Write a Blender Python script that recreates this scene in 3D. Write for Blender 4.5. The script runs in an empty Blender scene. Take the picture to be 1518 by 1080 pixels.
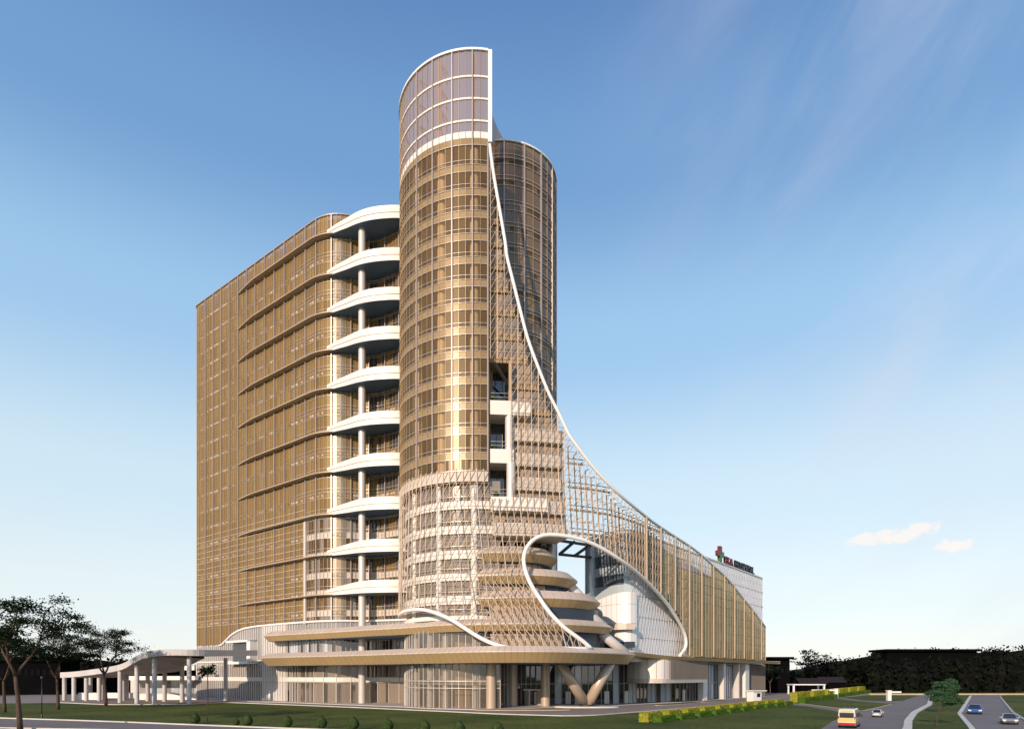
import bpy, math, random
from mathutils import Vector, Matrix
random.seed(7)
S = bpy.context.scene
COL = S.collection
R = math.radians
PI = math.pi
# ------------------------------------------------------------------ survey frame
# The camera stands at (0,0,CZ) looking along +Y with a shifted lens; the survey of the site was
# taken with these helpers (image column -> bearing, image row -> height at a known distance).
F, CX, HZ, CZ = 960.0, 759.0, 1000.0, 6.2
def XA(px, Y): return (px - CX) * Y / F
def ZA(py, Y): return CZ + (HZ - py) * Y / F
def G(px, py):
    Y = CZ * F / (py - HZ)
    return ((px - CX) * Y / F, Y)
def proj(p): return (CX + F * p[0] / p[1], HZ - F * (p[2] - CZ) / p[1])

# ------------------------------------------------------------------ materials
def _nt(name):
    m = bpy.data.materials.new(name); m.use_nodes = True
    nt = m.node_tree
    for n in list(nt.nodes): nt.nodes.remove(n)
    out = nt.nodes.new('ShaderNodeOutputMaterial')
    return m, nt, out
def solid(name, col, rough=.5, metal=0., var=.12, scale=.6, spec=.5, bump=0., bscale=8., coat=0., detail=6):
    m, nt, out = _nt(name)
    b = nt.nodes.new('ShaderNodeBsdfPrincipled')
    b.inputs['Roughness'].default_value = rough; b.inputs['Metallic'].default_value = metal
    b.inputs['Specular IOR Level'].default_value = spec; b.inputs['Coat Weight'].default_value = coat
    tc = nt.nodes.new('ShaderNodeTexCoord')
    nz = nt.nodes.new('ShaderNodeTexNoise'); nz.inputs['Scale'].default_value = scale; nz.inputs['Detail'].default_value = detail
    nt.links.new(tc.outputs['Object'], nz.inputs['Vector'])
    rp = nt.nodes.new('ShaderNodeValToRGB')
    rp.color_ramp.elements[0].position = .3; rp.color_ramp.elements[1].position = .7
    rp.color_ramp.elements[0].color = tuple(c * (1 - var) for c in col) + (1,)
    rp.color_ramp.elements[1].color = tuple(min(1, c * (1 + var)) for c in col) + (1,)
    nt.links.new(nz.outputs['Fac'], rp.inputs['Fac']); nt.links.new(rp.outputs['Color'], b.inputs['Base Color'])
    if bump:
        n2 = nt.nodes.new('ShaderNodeTexNoise'); n2.inputs['Scale'].default_value = bscale; n2.inputs['Detail'].default_value = 5
        nt.links.new(tc.outputs['Object'], n2.inputs['Vector'])
        bp = nt.nodes.new('ShaderNodeBump'); bp.inputs['Strength'].default_value = bump; bp.inputs['Distance'].default_value = .1
        nt.links.new(n2.outputs['Fac'], bp.inputs['Height']); nt.links.new(bp.outputs['Normal'], b.inputs['Normal'])
    nt.links.new(b.outputs['BSDF'], out.inputs['Surface'])
    return m
def glass(name, dif, tint, trans, refl, rough=.06, rcol=(1, 1, 1), ior=1.55):
    """tinted coated glass: body colour + see-through share + reflection growing at grazing angles"""
    m, nt, out = _nt(name)
    d = nt.nodes.new('ShaderNodeBsdfDiffuse'); d.inputs['Color'].default_value = dif + (1,)
    t = nt.nodes.new('ShaderNodeBsdfTransparent'); t.inputs['Color'].default_value = tint + (1,)
    g = nt.nodes.new('ShaderNodeBsdfGlossy'); g.inputs['Roughness'].default_value = rough; g.inputs['Color'].default_value = rcol + (1,)
    m1 = nt.nodes.new('ShaderNodeMixShader'); m1.inputs[0].default_value = trans
    nt.links.new(d.outputs[0], m1.inputs[1]); nt.links.new(t.outputs[0], m1.inputs[2])
    fr = nt.nodes.new('ShaderNodeFresnel'); fr.inputs['IOR'].default_value = ior
    mr = nt.nodes.new('ShaderNodeMapRange'); mr.inputs['From Min'].default_value = .04; mr.inputs['From Max'].default_value = 1
    mr.inputs['To Min'].default_value = refl; mr.inputs['To Max'].default_value = .8
    nt.links.new(fr.outputs[0], mr.inputs['Value'])
    m2 = nt.nodes.new('ShaderNodeMixShader')
    nt.links.new(mr.outputs[0], m2.inputs[0]); nt.links.new(m1.outputs[0], m2.inputs[1]); nt.links.new(g.outputs[0], m2.inputs[2])
    nt.links.new(m2.outputs[0], out.inputs['Surface'])
    return m
M = {}
M['gold1'] = glass('gold_glass_a', (.31, .20, .095), (.90, .76, .58), .74, .02, .30, (1, .88, .68))
M['gold2'] = glass('gold_glass_b', (.33, .215, .105), (.90, .76, .58), .71, .022, .30, (1, .88, .68))
M['gold3'] = glass('gold_glass_c', (.29, .185, .088), (.88, .74, .56), .77, .02, .28, (1, .88, .68))
M['spanglass1'] = glass('gold_spandrel_a', (.33, .228, .122), (.7, .55, .36), .14, .045, .3, (1, .9, .7))
M['spanglass2'] = glass('gold_spandrel_b', (.31, .214, .112), (.7, .55, .36), .16, .045, .3, (1, .9, .7))
M['wing1'] = glass('wing_glass_a', (.295, .188, .075), (.62, .46, .26), .24, .025, .25, (1, .86, .6))
M['wing2'] = glass('wing_glass_b', (.320, .208, .086), (.62, .46, .26), .20, .025, .25, (1, .86, .6))
M['wing3'] = glass('wing_glass_c', (.265, .168, .065), (.60, .44, .24), .28, .025, .25, (1, .86, .6))
M['crown'] = glass('crown_glass', (.38, .285, .255), (.88, .71, .63), .48, .03, .2, (1, .95, .92))
M['brownglass'] = glass('brown_glass', (.29, .24, .20), (.6, .52, .45), .22, .05, .12)
M['clear'] = glass('clear_glass', (.27, .235, .20), (.84, .82, .80), .70, .07, .06)
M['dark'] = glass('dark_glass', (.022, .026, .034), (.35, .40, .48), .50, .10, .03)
M['blue'] = glass('blue_glass', (.52, .60, .68), (.75, .85, .95), .16, .10, .08)
M['milk'] = glass('milky_glass', (.40, .385, .39), (.80, .80, .82), .38, .07, .08)
M['screen1'] = glass('screen_glass_a', (.40, .32, .175), (.75, .66, .46), .34, .03, .18, (1, .9, .7))
M['screen2'] = glass('screen_glass_b', (.43, .345, .19), (.75, .66, .46), .28, .03, .18, (1, .9, .7))
M['screen3'] = glass('screen_glass_c', (.365, .29, .155), (.72, .62, .42), .40, .03, .18, (1, .9, .7))
M['white'] = solid('white_cladding', (.74, .70, .66), .42, 0, .03, .15)
M['trim'] = solid('white_trim', (.80, .78, .77), .38, 0, .02, .2)
M['offwhite'] = solid('off_white_paint', (.62, .58, .54), .5, 0, .05, .3)
M['grey'] = solid('grey_render', (.36, .345, .34), .6, 0, .08, .3)
M['concrete'] = solid('white_concrete', (.52, .50, .50), .75, 0, .10, .35, bump=.15, bscale=3)
M['champ'] = solid('champagne_metal', (.50, .385, .28), .42, .25, .05, .3)
M['bronze'] = solid('bronze_metal', (.36, .26, .165), .45, .2, .08, .3)
M['mull'] = solid('mullion_metal', (.43, .37, .34), .4, .3, .05, .3)
M['submull'] = solid('gold_mullion', (.42, .30, .165), .42, .3, .05, .3)
M['rail'] = solid('pale_rail', (.56, .50, .47), .35, .3, .03, .3)
M['fasup'] = solid('pink_beige_panel', (.57, .475, .405), .4, .05, .05, .25)
M['faslo'] = solid('gold_panel', (.50, .365, .185), .35, .10, .05, .25)
M['joint'] = solid('panel_joint', (.27, .21, .155), .6, 0, .05, 1)
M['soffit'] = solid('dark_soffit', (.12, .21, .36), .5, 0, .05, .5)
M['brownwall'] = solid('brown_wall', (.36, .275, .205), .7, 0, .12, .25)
M['beige'] = solid('beige_spandrel', (.56, .49, .43), .55, 0, .05, .3)
M['slab'] = solid('floor_slab', (.46, .43, .39), .8, 0, .06, .3)
M['core'] = solid('core_wall', (.36, .25, .145), .8, 0, .15, .2)
M['corewing'] = solid('wing_core_wall', (.34, .235, .12), .8, 0, .18, .12)
M['int'] = solid('interior_wall', (.36, .31, .27), .8, 0, .22, .22)
M['column'] = solid('pale_column', (.60, .55, .52), .35, .1, .05, .4)
M['goldcol'] = solid('beige_column', (.50, .40, .31), .33, .2, .05, .4)
M['darksteel'] = solid('dark_steel', (.045, .04, .04), .5, .3, .1, .5)
M['silver'] = solid('silver_column', (.5, .5, .52), .25, .7, .05, .3)
M['annexwhite'] = solid('annex_panel', (.78, .78, .81), .4, 0, .03, .2)
M['grass'] = None
M['paving'] = solid('drive_paving', (.235, .185, .165), .85, 0, .12, .3, bump=.2, bscale=5)
M['plaza'] = solid('plaza_stone', (.46, .41, .38), .7, 0, .10, .4)
M['asphalt'] = solid('road_asphalt', (.165, .145, .145), .9, 0, .12, .12, bump=.3, bscale=6)
M['kerb'] = solid('kerb_stone', (.58, .55, .51), .7, 0, .10, .5)
M['beigekerb'] = solid('beige_kerb', (.45, .37, .26), .8, 0, .10, .5)
M['red'] = solid('sign_red', (.15, .006, .016), .4, 0, .03, 1)
M['green'] = solid('sign_green', (.03, .17, .012), .4, 0, .03, 1)
M['black'] = solid('sign_black', (.012, .012, .014), .4, 0, .03, 1)
M['rubber'] = solid('tyre_rubber', (.018, .018, .018), .8, 0, .1, 3)
M['bark'] = solid('bark', (.075, .044, .032), .9, 0, .3, 2, bump=.5, bscale=9)
M['wood_dark'] = solid('dark_wall', (.0045, .0045, .005), .9, 0, .2, .2, spec=0.)
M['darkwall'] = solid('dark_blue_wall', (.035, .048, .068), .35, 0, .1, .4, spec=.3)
M['screenbar'] = solid('screen_bar', (.34, .27, .155), .5, .1, .05, .3)
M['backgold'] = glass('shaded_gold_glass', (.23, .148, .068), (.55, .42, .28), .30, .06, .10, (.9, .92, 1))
M['recess_shade'] = glass('shaded_recess_glass', (.085, .085, .085), (.55, .5, .45), .35, .12, .05, (.9, .93, 1))  # wing glass copy with the shade under the balconies put into its colour
M['ribbon'] = glass('ribbon_glass', (.10, .13, .17), (.4, .45, .5), .1, .10, .06)
M['corner_glint'] = glass('corner_glass', (.42, .34, .24), (.92, .86, .78), .62, .06, .25, (1, .92, .8))  # paler wing glass; the sun glint on the curved bay is put into it
M['louvre'] = solid('brown_louvre', (.20, .165, .14), .6, 0, .08, .3)
M['winframe'] = solid('dim_window', (.007, .008, .010), .8, 0, .1, 1, spec=0.)
M['ledge'] = solid('bronze_ledge', (.46, .36, .26), .45, .1, .05, .3)

def grassmat():
    m, nt, out = _nt('lawn_grass')
    b = nt.nodes.new('ShaderNodeBsdfPrincipled'); b.inputs['Roughness'].default_value = .95; b.inputs['Specular IOR Level'].default_value = .15
    tc = nt.nodes.new('ShaderNodeTexCoord')
    def noise(sc, det):
        n = nt.nodes.new('ShaderNodeTexNoise'); n.inputs['Scale'].default_value = sc; n.inputs['Detail'].default_value = det
        nt.links.new(tc.outputs['Object'], n.inputs['Vector']); return n
    a, c = noise(.09, 8), noise(1.9, 10)
    mx = nt.nodes.new('ShaderNodeMix'); mx.data_type = 'FLOAT'; mx.inputs[0].default_value = .55
    nt.links.new(a.outputs['Fac'], mx.inputs[2]); nt.links.new(c.outputs['Fac'], mx.inputs[3])
    rp = nt.nodes.new('ShaderNodeValToRGB')
    rp.color_ramp.elements[0].position = .40; rp.color_ramp.elements[1].position = .60
    rp.color_ramp.elements[0].color = (.036, .058, .010, 1); rp.color_ramp.elements[1].color = (.112, .128, .026, 1)
    nt.links.new(mx.outputs[0], rp.inputs['Fac']); nt.links.new(rp.outputs['Color'], b.inputs['Base Color'])
    n3 = noise(7, 6); bp = nt.nodes.new('ShaderNodeBump'); bp.inputs['Strength'].default_value = .9; bp.inputs['Distance'].default_value = .12
    nt.links.new(n3.outputs['Fac'], bp.inputs['Height']); nt.links.new(bp.outputs['Normal'], b.inputs['Normal'])
    nt.links.new(b.outputs['BSDF'], out.inputs['Surface']); return m
M['grass'] = grassmat()
def leafmat(name, a, b_, sc=.9):
    m, nt, out = _nt(name)
    b = nt.nodes.new('ShaderNodeBsdfPrincipled'); b.inputs['Roughness'].default_value = .75; b.inputs['Specular IOR Level'].default_value = .08
    tc = nt.nodes.new('ShaderNodeTexCoord')
    n = nt.nodes.new('ShaderNodeTexNoise'); n.inputs['Scale'].default_value = sc; n.inputs['Detail'].default_value = 4
    nt.links.new(tc.outputs['Object'], n.inputs['Vector'])
    rp = nt.nodes.new('ShaderNodeValToRGB'); rp.color_ramp.elements[0].position = .35; rp.color_ramp.elements[1].position = .65
    rp.color_ramp.elements[0].color = a + (1,); rp.color_ramp.elements[1].color = b_ + (1,)
    nt.links.new(n.outputs['Fac'], rp.inputs['Fac']); nt.links.new(rp.outputs['Color'], b.inputs['Base Color'])
    nt.links.new(b.outputs['BSDF'], out.inputs['Surface']); return m
M['leaf_dark'] = leafmat('dark_leaf', (.008, .016, .008), (.024, .040, .016))
M['leaf_black'] = leafmat('woodland_leaf', (.0035, .0045, .0032), (.008, .010, .006), .2)
M['leaf_green'] = leafmat('green_leaf', (.026, .070, .034), (.060, .125, .062))
M['hedge_green'] = leafmat('hedge_green', (.050, .110, .012), (.085, .16, .022), 3)
M['hedge_yellow'] = leafmat('hedge_yellow', (.19, .21, .020), (.36, .34, .045), 5)
M['shrub'] = leafmat('shrub_leaf', (.024, .045, .014), (.058, .085, .028), 3)

# ------------------------------------------------------------------ mesh builder
class MB:
    def __init__(s): s.v = []; s.f = []; s.m = []; s.mats = []; s.smooth = []
    def mi(s, mat):
        mat = M[mat] if isinstance(mat, str) else mat
        if mat not in s.mats: s.mats.append(mat)
        return s.mats.index(mat)
    def face(s, idx, mat, sm=False): s.f.append(idx); s.m.append(s.mi(mat)); s.smooth.append(sm)
    def quad(s, a, b, c, d, mat, sm=False):
        n = len(s.v); s.v += [a, b, c, d]; s.face((n, n+1, n+2, n+3), mat, sm)
    def poly(s, pts, mat):
        n = len(s.v); s.v += list(pts); s.face(tuple(range(n, n+len(pts))), mat)
    def grid(s, rows, mat, sm=True, closed=False):
        """rows: list of equal-length point lists"""
        n = len(s.v); w = len(rows[0])
        for r in rows: s.v += r
        for i in range(len(rows)-1):
            for j in range(w if closed else w-1):
                k = (j+1) % w
                s.face((n+i*w+j, n+i*w+k, n+(i+1)*w+k, n+(i+1)*w+j), mat, sm)
    def box(s, c, h, mat, rz=0., rx=0.):
        ca, sa = math.cos(rz), math.sin(rz); n = len(s.v)
        for dz in (-1, 1):
            for dx, dy in ((-1, -1), (1, -1), (1, 1), (-1, 1)):
                x, y = dx*h[0], dy*h[1]
                s.v.append((c[0]+x*ca-y*sa, c[1]+x*sa+y*ca, c[2]+dz*h[2]))
        for q in ((3, 2, 1, 0), (4, 5, 6, 7), (0, 1, 5, 4), (1, 2, 6, 5), (2, 3, 7, 6), (3, 0, 4, 7)):
            s.face(tuple(n+i for i in q), mat)
    def bar(s, p, q, w, mat, w2=None, up=None):
        """square bar p->q"""
        p, q = Vector(p), Vector(q); d = q - p
        if d.length < 1e-5: return
        d.normalize(); up = Vector(up) if up else (Vector((0, 0, 1)) if abs(d.z) < .9 else Vector((0, 1, 0)))
        a = d.cross(up).normalized(); b = a.cross(d)
        a = a * w / 2; b = b * (w2 or w) / 2; n = len(s.v)
        for e in (p, q):
            s.v += [tuple(e-a-b), tuple(e+a-b), tuple(e+a+b), tuple(e-a+b)]
        for k in ((3, 2, 1, 0), (4, 5, 6, 7), (0, 1, 5, 4), (1, 2, 6, 5), (2, 3, 7, 6), (3, 0, 4, 7)):
            s.face(tuple(n+i for i in k), mat)
    def tube(s, pts, r, mat, n=8, cap=True, flat=None):
        """round tube along a polyline; r may be a list"""
        P = [Vector(p) for p in pts]; N = len(P)
        if N < 2: return
        rs = r if isinstance(r, (list, tuple)) else [r]*N
        rows = []; pa = None
        for i in range(N):
            d = (P[min(i+1, N-1)] - P[max(i-1, 0)])
            if d.length < 1e-6: d = Vector((0, 0, 1))
            d.normalize()
            if pa is None:
                a = d.cross(Vector((0, 0, 1)) if abs(d.z) < .9 else Vector((0, 1, 0))).normalized()
            else:
                a = (pa - d * pa.dot(d))
                a = a.normalized() if a.length > 1e-4 else d.orthogonal().normalized()
            pa = a; b = d.cross(a)
            rows.append([tuple(P[i] + (a*math.cos(2*PI*k/n) + b*math.sin(2*PI*k/n))*rs[i]) for k in range(n)])
        st = len(s.v); s.grid(rows, mat, True, True)
        if cap:
            s.face(tuple(st+k for k in range(n))[::-1], mat); s.face(tuple(st+(N-1)*n+k for k in range(n)), mat)
    def lathe(s, c, prof, mat, n=24):
        rows = [[(c[0]+r*math.cos(2*PI*k/n), c[1]+r*math.sin(2*PI*k/n), c[2]+z) for k in range(n)] for r, z in prof]
        s.grid(rows, mat, True, True)
        st = len(s.v); s.v += rows[0]; s.face(tuple(range(st, st+n))[::-1], mat)
        st = len(s.v); s.v += rows[-1]; s.face(tuple(range(st, st+n)), mat)
    def build(s, name, parent=None, local=False):
        me = bpy.data.meshes.new(name)
        off = Vector((0, 0, 0))
        if parent is not None and not local:
            r = parent
            while r.parent: r = r.parent
            off = r.location
        me.from_pydata([(x-off[0], y-off[1], z-off[2]) for x, y, z in s.v], [], s.f)
        for m in s.mats: me.materials.append(m)
        me.polygons.foreach_set('material_index', s.m)
        me.polygons.foreach_set('use_smooth', s.smooth)
        me.update()
        o = bpy.data.objects.new(name, me); COL.objects.link(o)
        if parent is not None: o.parent = parent
        return o
def tag(o, label, cat, group=None, kind=None):
    if label: o['label'] = label
    if cat: o['category'] = cat
    if group: o['group'] = group
    if kind: o['kind'] = kind
    return o
def thing(name, loc, label, cat, group=None, rz=0.):
    o = bpy.data.objects.new(name, None); COL.objects.link(o); o.location = loc; o.rotation_euler = (0, 0, rz)
    return tag(o, label, cat, group)
def struct(mb, name):
    o = mb.build(name); o['kind'] = 'structure'; return o
def copy_thing(src, loc, rz=None, label=None):
    r = src.copy(); COL.objects.link(r); r.location = loc
    if rz is not None: r.rotation_euler = (0, 0, rz)
    if label: r['label'] = label
    for ch in list(src.children):
        c = ch.copy(); COL.objects.link(c); c.parent = r
        for g in list(ch.children):
            d = g.copy(); COL.objects.link(d); d.parent = c
    return r

# ------------------------------------------------------------------ plan curves
def catmull(P, n=12):
    out = []
    Q = [tuple(2*a-b for a, b in zip(P[0], P[1]))] + list(P) + [tuple(2*a-b for a, b in zip(P[-1], P[-2]))]
    for i in range(1, len(Q)-2):
        p0, p1, p2, p3 = Q[i-1:i+3]
        for k in range(n):
            t = k/n
            out.append(tuple(.5*(2*b+(c-a)*t+(2*a-5*b+4*c-d)*t*t+(3*b-a-3*c+d)*t**3) for a, b, c, d in zip(p0, p1, p2, p3)))
    out.append(tuple(P[-1])); return out
class Curve:
    def __init__(s, pts, n=12, smooth=True):
        s.p = catmull(pts, n) if smooth else [tuple(p) for p in pts]
        s.L = [0.]
        for a, b in zip(s.p, s.p[1:]): s.L.append(s.L[-1] + math.dist(a, b))
        s.len = s.L[-1]
    def _i(s, t):
        lo, hi = 0, len(s.L)-2
        while lo < hi:
            m = (lo+hi+1)//2
            if s.L[m] <= t: lo = m
            else: hi = m-1
        d = s.L[lo+1]-s.L[lo]
        return lo, ((t-s.L[lo])/d if d > 1e-9 else 0.)
    def at(s, t, off=0.):
        i, k = s._i(t); a, b = s.p[i], s.p[i+1]
        x, y = a[0]+(b[0]-a[0])*k, a[1]+(b[1]-a[1])*k
        if off:
            nx, ny = s.nrm(t); x += nx*off; y += ny*off
        return (x, y)
    def nrm(s, t):
        e = .25
        def raw(u):
            i, k = s._i(min(max(u, 0), s.len)); a, b = s.p[i], s.p[i+1]; return (a[0]+(b[0]-a[0])*k, a[1]+(b[1]-a[1])*k)
        a, b = raw(t-e), raw(t+e); dx, dy = b[0]-a[0], b[1]-a[1]; l = math.hypot(dx, dy) or 1
        return (dy/l, -dx/l)
    def ang(s, t):
        nx, ny = s.nrm(t); return math.atan2(nx, -ny)      # rotation of the tangent about Z
    def s_at_px(s, px, lo=0., hi=None):
        """first arc length whose bearing reaches image column px (curve runs left to right)"""
        hi = s.len if hi is None else hi; N = 400; pv = None
        for i in range(N+1):
            t = lo+(hi-lo)*i/N; x, y = s.at(t); v = CX+F*x/y
            if v >= px:
                if pv is None: return t
                return t-(hi-lo)/N*(v-px)/(v-pv)
            pv = v
        return hi
def frange(a, b, st):
    n = max(1, int(math.ceil((b-a)/st-1e-6))); return [a+(b-a)*i/n for i in range(n+1)]
def wall(mb, c, s0, s1, z0, z1, mat, off=0., st=1.0, sm=True):
    """upright strip following a plan curve; z0/z1 may be functions of s"""
    ss = frange(s0, s1, st); f0 = z0 if callable(z0) else (lambda _: z0); f1 = z1 if callable(z1) else (lambda _: z1)
    lo, hi = [], []
    for t in ss:
        x, y = c.at(t, off); lo.append((x, y, f0(t))); hi.append((x, y, max(f1(t), f0(t))))
    mb.grid([lo, hi], mat, sm)
def panes(mb, c, s0, s1, z0, z1, mats, w, off=0., rnd=random):
    """glass set out as separate panes, each picking one of several tints"""
    f0 = z0 if callable(z0) else (lambda _: z0); f1 = z1 if callable(z1) else (lambda _: z1)
    ss = frange(s0, s1, w)
    for a, b in zip(ss, ss[1:]):
        (xa, ya), (xb, yb) = c.at(a, off), c.at(b, off)
        mb.quad((xa, ya, f0(a)), (xb, yb, f0(b)), (xb, yb, max(f1(b), f0(b))), (xa, ya, max(f1(a), f0(a))), rnd.choice(mats))
def rail(mb, c, s0, s1, z, h, d, mat, off=0., st=1.0):
    """horizontal rectangular member following a plan curve"""
    ss = frange(s0, s1, st); R4 = []
    fz = z if callable(z) else (lambda _: z); fd = d if callable(d) else (lambda _: d); fh = h if callable(h) else (lambda _: h)
    for t in ss:
        a, b = c.at(t, off-.02), c.at(t, off+fd(t)); zz = fz(t); hh = fh(t)
        R4.append([(a[0], a[1], zz), (b[0], b[1], zz), (b[0], b[1], zz+hh), (a[0], a[1], zz+hh)])
    mb.grid(R4, mat, False, True)
    for r in (R4[0], R4[-1]): mb.poly(r, mat)
def post(mb, c, t, z0, z1, w, d, mat, off=0.):
    x, y = c.at(t, off); a = c.ang(t); nx, ny = c.nrm(t)
    mb.box((x+nx*d/2, y+ny*d/2, (z0+z1)/2), (w/2, d/2, max(.01, (z1-z0)/2)), mat, a)
def offset_outline(P, off):
    n = len(P); out = []
    for i in range(n):
        a, b, c = P[i-1], P[i], P[(i+1) % n]
        d1 = (b[0]-a[0], b[1]-a[1]); d2 = (c[0]-b[0], c[1]-b[1])
        l1, l2 = math.hypot(*d1) or 1, math.hypot(*d2) or 1
        nx, ny = d1[1]/l1+d2[1]/l2, -d1[0]/l1-d2[0]/l2; l = math.hypot(nx, ny) or 1
        out.append((b[0]+nx/l*off, b[1]+ny/l*off))
    return out
def plate(mb, P, prof, mats, joints=0., jm='joint'):
    """closed floor plate: outline P (counter-clockwise from above), profile [(off,z)...] top to bottom"""
    rings = []
    for off, z in prof:
        rings.append([(x, y, z) for x, y in offset_outline(P, off)])
    for k in range(len(rings)-1): mb.grid([rings[k], rings[k+1]], mats[min(k, len(mats)-1)], False, True)
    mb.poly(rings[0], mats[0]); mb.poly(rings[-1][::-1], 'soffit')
    if joints:
        acc = 0.; n = len(P)
        for i in range(n):
            acc += math.dist(P[i-1], P[i])
            if acc >= joints:
                acc = 0.
                for k in range(len(rings)-1):
                    a, b = Vector(rings[k][i]), Vector(rings[k+1][i]); mb.bar(a, b, .04, jm)

# ------------------------------------------------------------------ world, sun, camera
SUN_AZ, SUN_EL = 28., 19.
w = bpy.data.worlds.new('World'); S.world = w; w.use_nodes = True
nt = w.node_tree
bg = nt.nodes['Background']; bg.inputs['Strength'].default_value = .12
sky = nt.nodes.new('ShaderNodeTexSky'); sky.sky_type = 'NISHITA'; sky.sun_disc = False
sky.sun_elevation = R(SUN_EL); sky.sun_rotation = R(180+SUN_AZ)
sky.air_density = 1.0; sky.dust_density = .6; sky.ozone_density = 1.6; sky.altitude = 0
# thin cirrus and two small cumulus, placed by direction on the sky sphere
tc = nt.nodes.new('ShaderNodeTexCoord')
def node(t, **k):
    n = nt.nodes.new(t)
    for a, b in k.items(): setattr(n, a, b)
    return n
def math_(op, a, b=None, c=None, clamp=False):
    n = node('ShaderNodeMath', operation=op, use_clamp=clamp)
    for i, v in enumerate((a, b, c)):
        if v is None: continue
        if isinstance(v, (int, float)): n.inputs[i].default_value = v
        else: nt.links.new(v, n.inputs[i])
    return n.outputs[0]
def maprange(v, a, b, c=0., d=1., smooth=True):
    n = node('ShaderNodeMapRange'); n.interpolation_type = 'SMOOTHSTEP' if smooth else 'LINEAR'
    nt.links.new(v, n.inputs['Value'])
    for k, x in zip(('From Min', 'From Max', 'To Min', 'To Max'), (a, b, c, d)): n.inputs[k].default_value = x
    return n.outputs['Result']
sep = node('ShaderNodeSeparateXYZ'); nt.links.new(tc.outputs['Generated'], sep.inputs[0])
dx, dy, dz = sep.outputs
az = math_('ARCTAN2', dx, dy)                       # bearing, 0 = +Y, positive to the right
el = math_('ARCSINE', dz)
# pale air towards the horizon, deeper blue overhead, laid over the physical sky by elevation
rmp = node('ShaderNodeValToRGB'); rmp.color_ramp.interpolation = 'EASE'
nt.links.new(math_('DIVIDE', el, PI/2, clamp=True), rmp.inputs['Fac'])
E_ = rmp.color_ramp.elements
K_ = 1/(.12*2**.6)
SKYC = [(0., (.93, .94, .93)), (.07, (.84, .915, .935)), (.16, (.69, .86, .955)), (.30, (.375, .62, .895)), (.42, (.185, .375, .685)), (.55, (.108, .24, .53)), (1., (.045, .13, .36))]
while len(E_) < len(SKYC): E_.new(.5)
for e_, (p_, c_) in zip(E_, SKYC): e_.position = p_; e_.color = tuple(min(1., x) for x in c_)+(1,)
scl = node('ShaderNodeVectorMath', operation='SCALE'); nt.links.new(rmp.outputs['Color'], scl.inputs[0]); scl.inputs['Scale'].default_value = K_
skm = node('ShaderNodeMix', data_type='RGBA'); skm.inputs[0].default_value = .85
nt.links.new(sky.outputs[0], skm.inputs[6]); nt.links.new(scl.outputs[0], skm.inputs[7])
# cirrus: streaks stretched along a slanting direction in (bearing, elevation)
u1 = math_('ADD', math_('MULTIPLY', az, .80), math_('MULTIPLY', el, .60))
v1 = math_('SUBTRACT', math_('MULTIPLY', el, .80), math_('MULTIPLY', az, .60))
cmb = node('ShaderNodeCombineXYZ'); nt.links.new(math_('MULTIPLY', u1, 1.5), cmb.inputs[0]); nt.links.new(math_('MULTIPLY', v1, 4.2), cmb.inputs[1])
n1 = node('ShaderNodeTexNoise'); n1.inputs['Scale'].default_value = 1.6; n1.inputs['Detail'].default_value = 7; n1.inputs['Roughness'].default_value = .55; n1.inputs['Distortion'].default_value = .5
nt.links.new(cmb.outputs[0], n1.inputs['Vector'])
cir = maprange(n1.outputs['Fac'], .38, .86)
cir = math_('MULTIPLY', cir, maprange(az, .05, .55))
cir = math_('MULTIPLY', cir, .40)
mixc = node('ShaderNodeMix', data_type='RGBA'); nt.links.new(cir, mixc.inputs[0])
nt.links.new(skm.outputs[2], mixc.inputs[6]); mixc.inputs[7].default_value = (4.0, 4.1, 4.7, 1)
cur = mixc.outputs[2]
def puff(px, py, wx, wy, tilt, seed, amt):
    global cur
    a0 = math.atan2(px-CX, F); e0 = math.atan2((HZ-py), math.hypot(F, px-CX))
    a_ = math_('SUBTRACT', az, a0); e_ = math_('SUBTRACT', el, e0)
    e_ = math_('SUBTRACT', e_, math_('MULTIPLY', a_, tilt))
    c2 = node('ShaderNodeCombineXYZ'); nt.links.new(a_, c2.inputs[0]); nt.links.new(e_, c2.inputs[1]); c2.inputs[2].default_value = seed
    n = node('ShaderNodeTexNoise'); n.inputs['Scale'].default_value = 75; n.inputs['Detail'].default_value = 7
    nt.links.new(c2.outputs[0], n.inputs['Vector'])
    r2 = math_('ADD', math_('POWER', math_('ABSOLUTE', math_('DIVIDE', a_, wx)), 2.), math_('POWER', math_('ABSOLUTE', math_('DIVIDE', e_, wy)), 2.))
    v = math_('ADD', math_('SUBTRACT', 1., r2), math_('MULTIPLY', math_('SUBTRACT', n.outputs['Fac'], .5), 2.6))
    f = math_('MULTIPLY', maprange(v, .05, .75), amt)
    mx = node('ShaderNodeMix', data_type='RGBA'); nt.links.new(f, mx.inputs[0]); nt.links.new(cur, mx.inputs[6]); mx.inputs[7].default_value = (5.6, 5.2, 4.9, 1)
    cur = mx.outputs[2]
puff(1288, 798, .034, .0105, .10, 1., .78)
puff(1350, 789, .038, .0115, .16, 6., .78)
puff(1414, 808, .023, .0105, 0., 3., .85)
puff(212, 936, .012, .004, 0., 9., .35)
nt.links.new(cur, bg.inputs['Color'])
sun = bpy.data.lights.new('sun', 'SUN'); sun.energy = 3.1; sun.angle = R(.6); sun.color = (1., .79, .60)
so = bpy.data.objects.new('sun', sun); COL.objects.link(so)
sd = Vector((-math.sin(R(SUN_AZ))*math.cos(R(SUN_EL)), -math.cos(R(SUN_AZ))*math.cos(R(SUN_EL)), math.sin(R(SUN_EL))))
so.rotation_euler = sd.to_track_quat('Z', 'Y').to_euler(); so.location = (-60, -60, 120)
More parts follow.
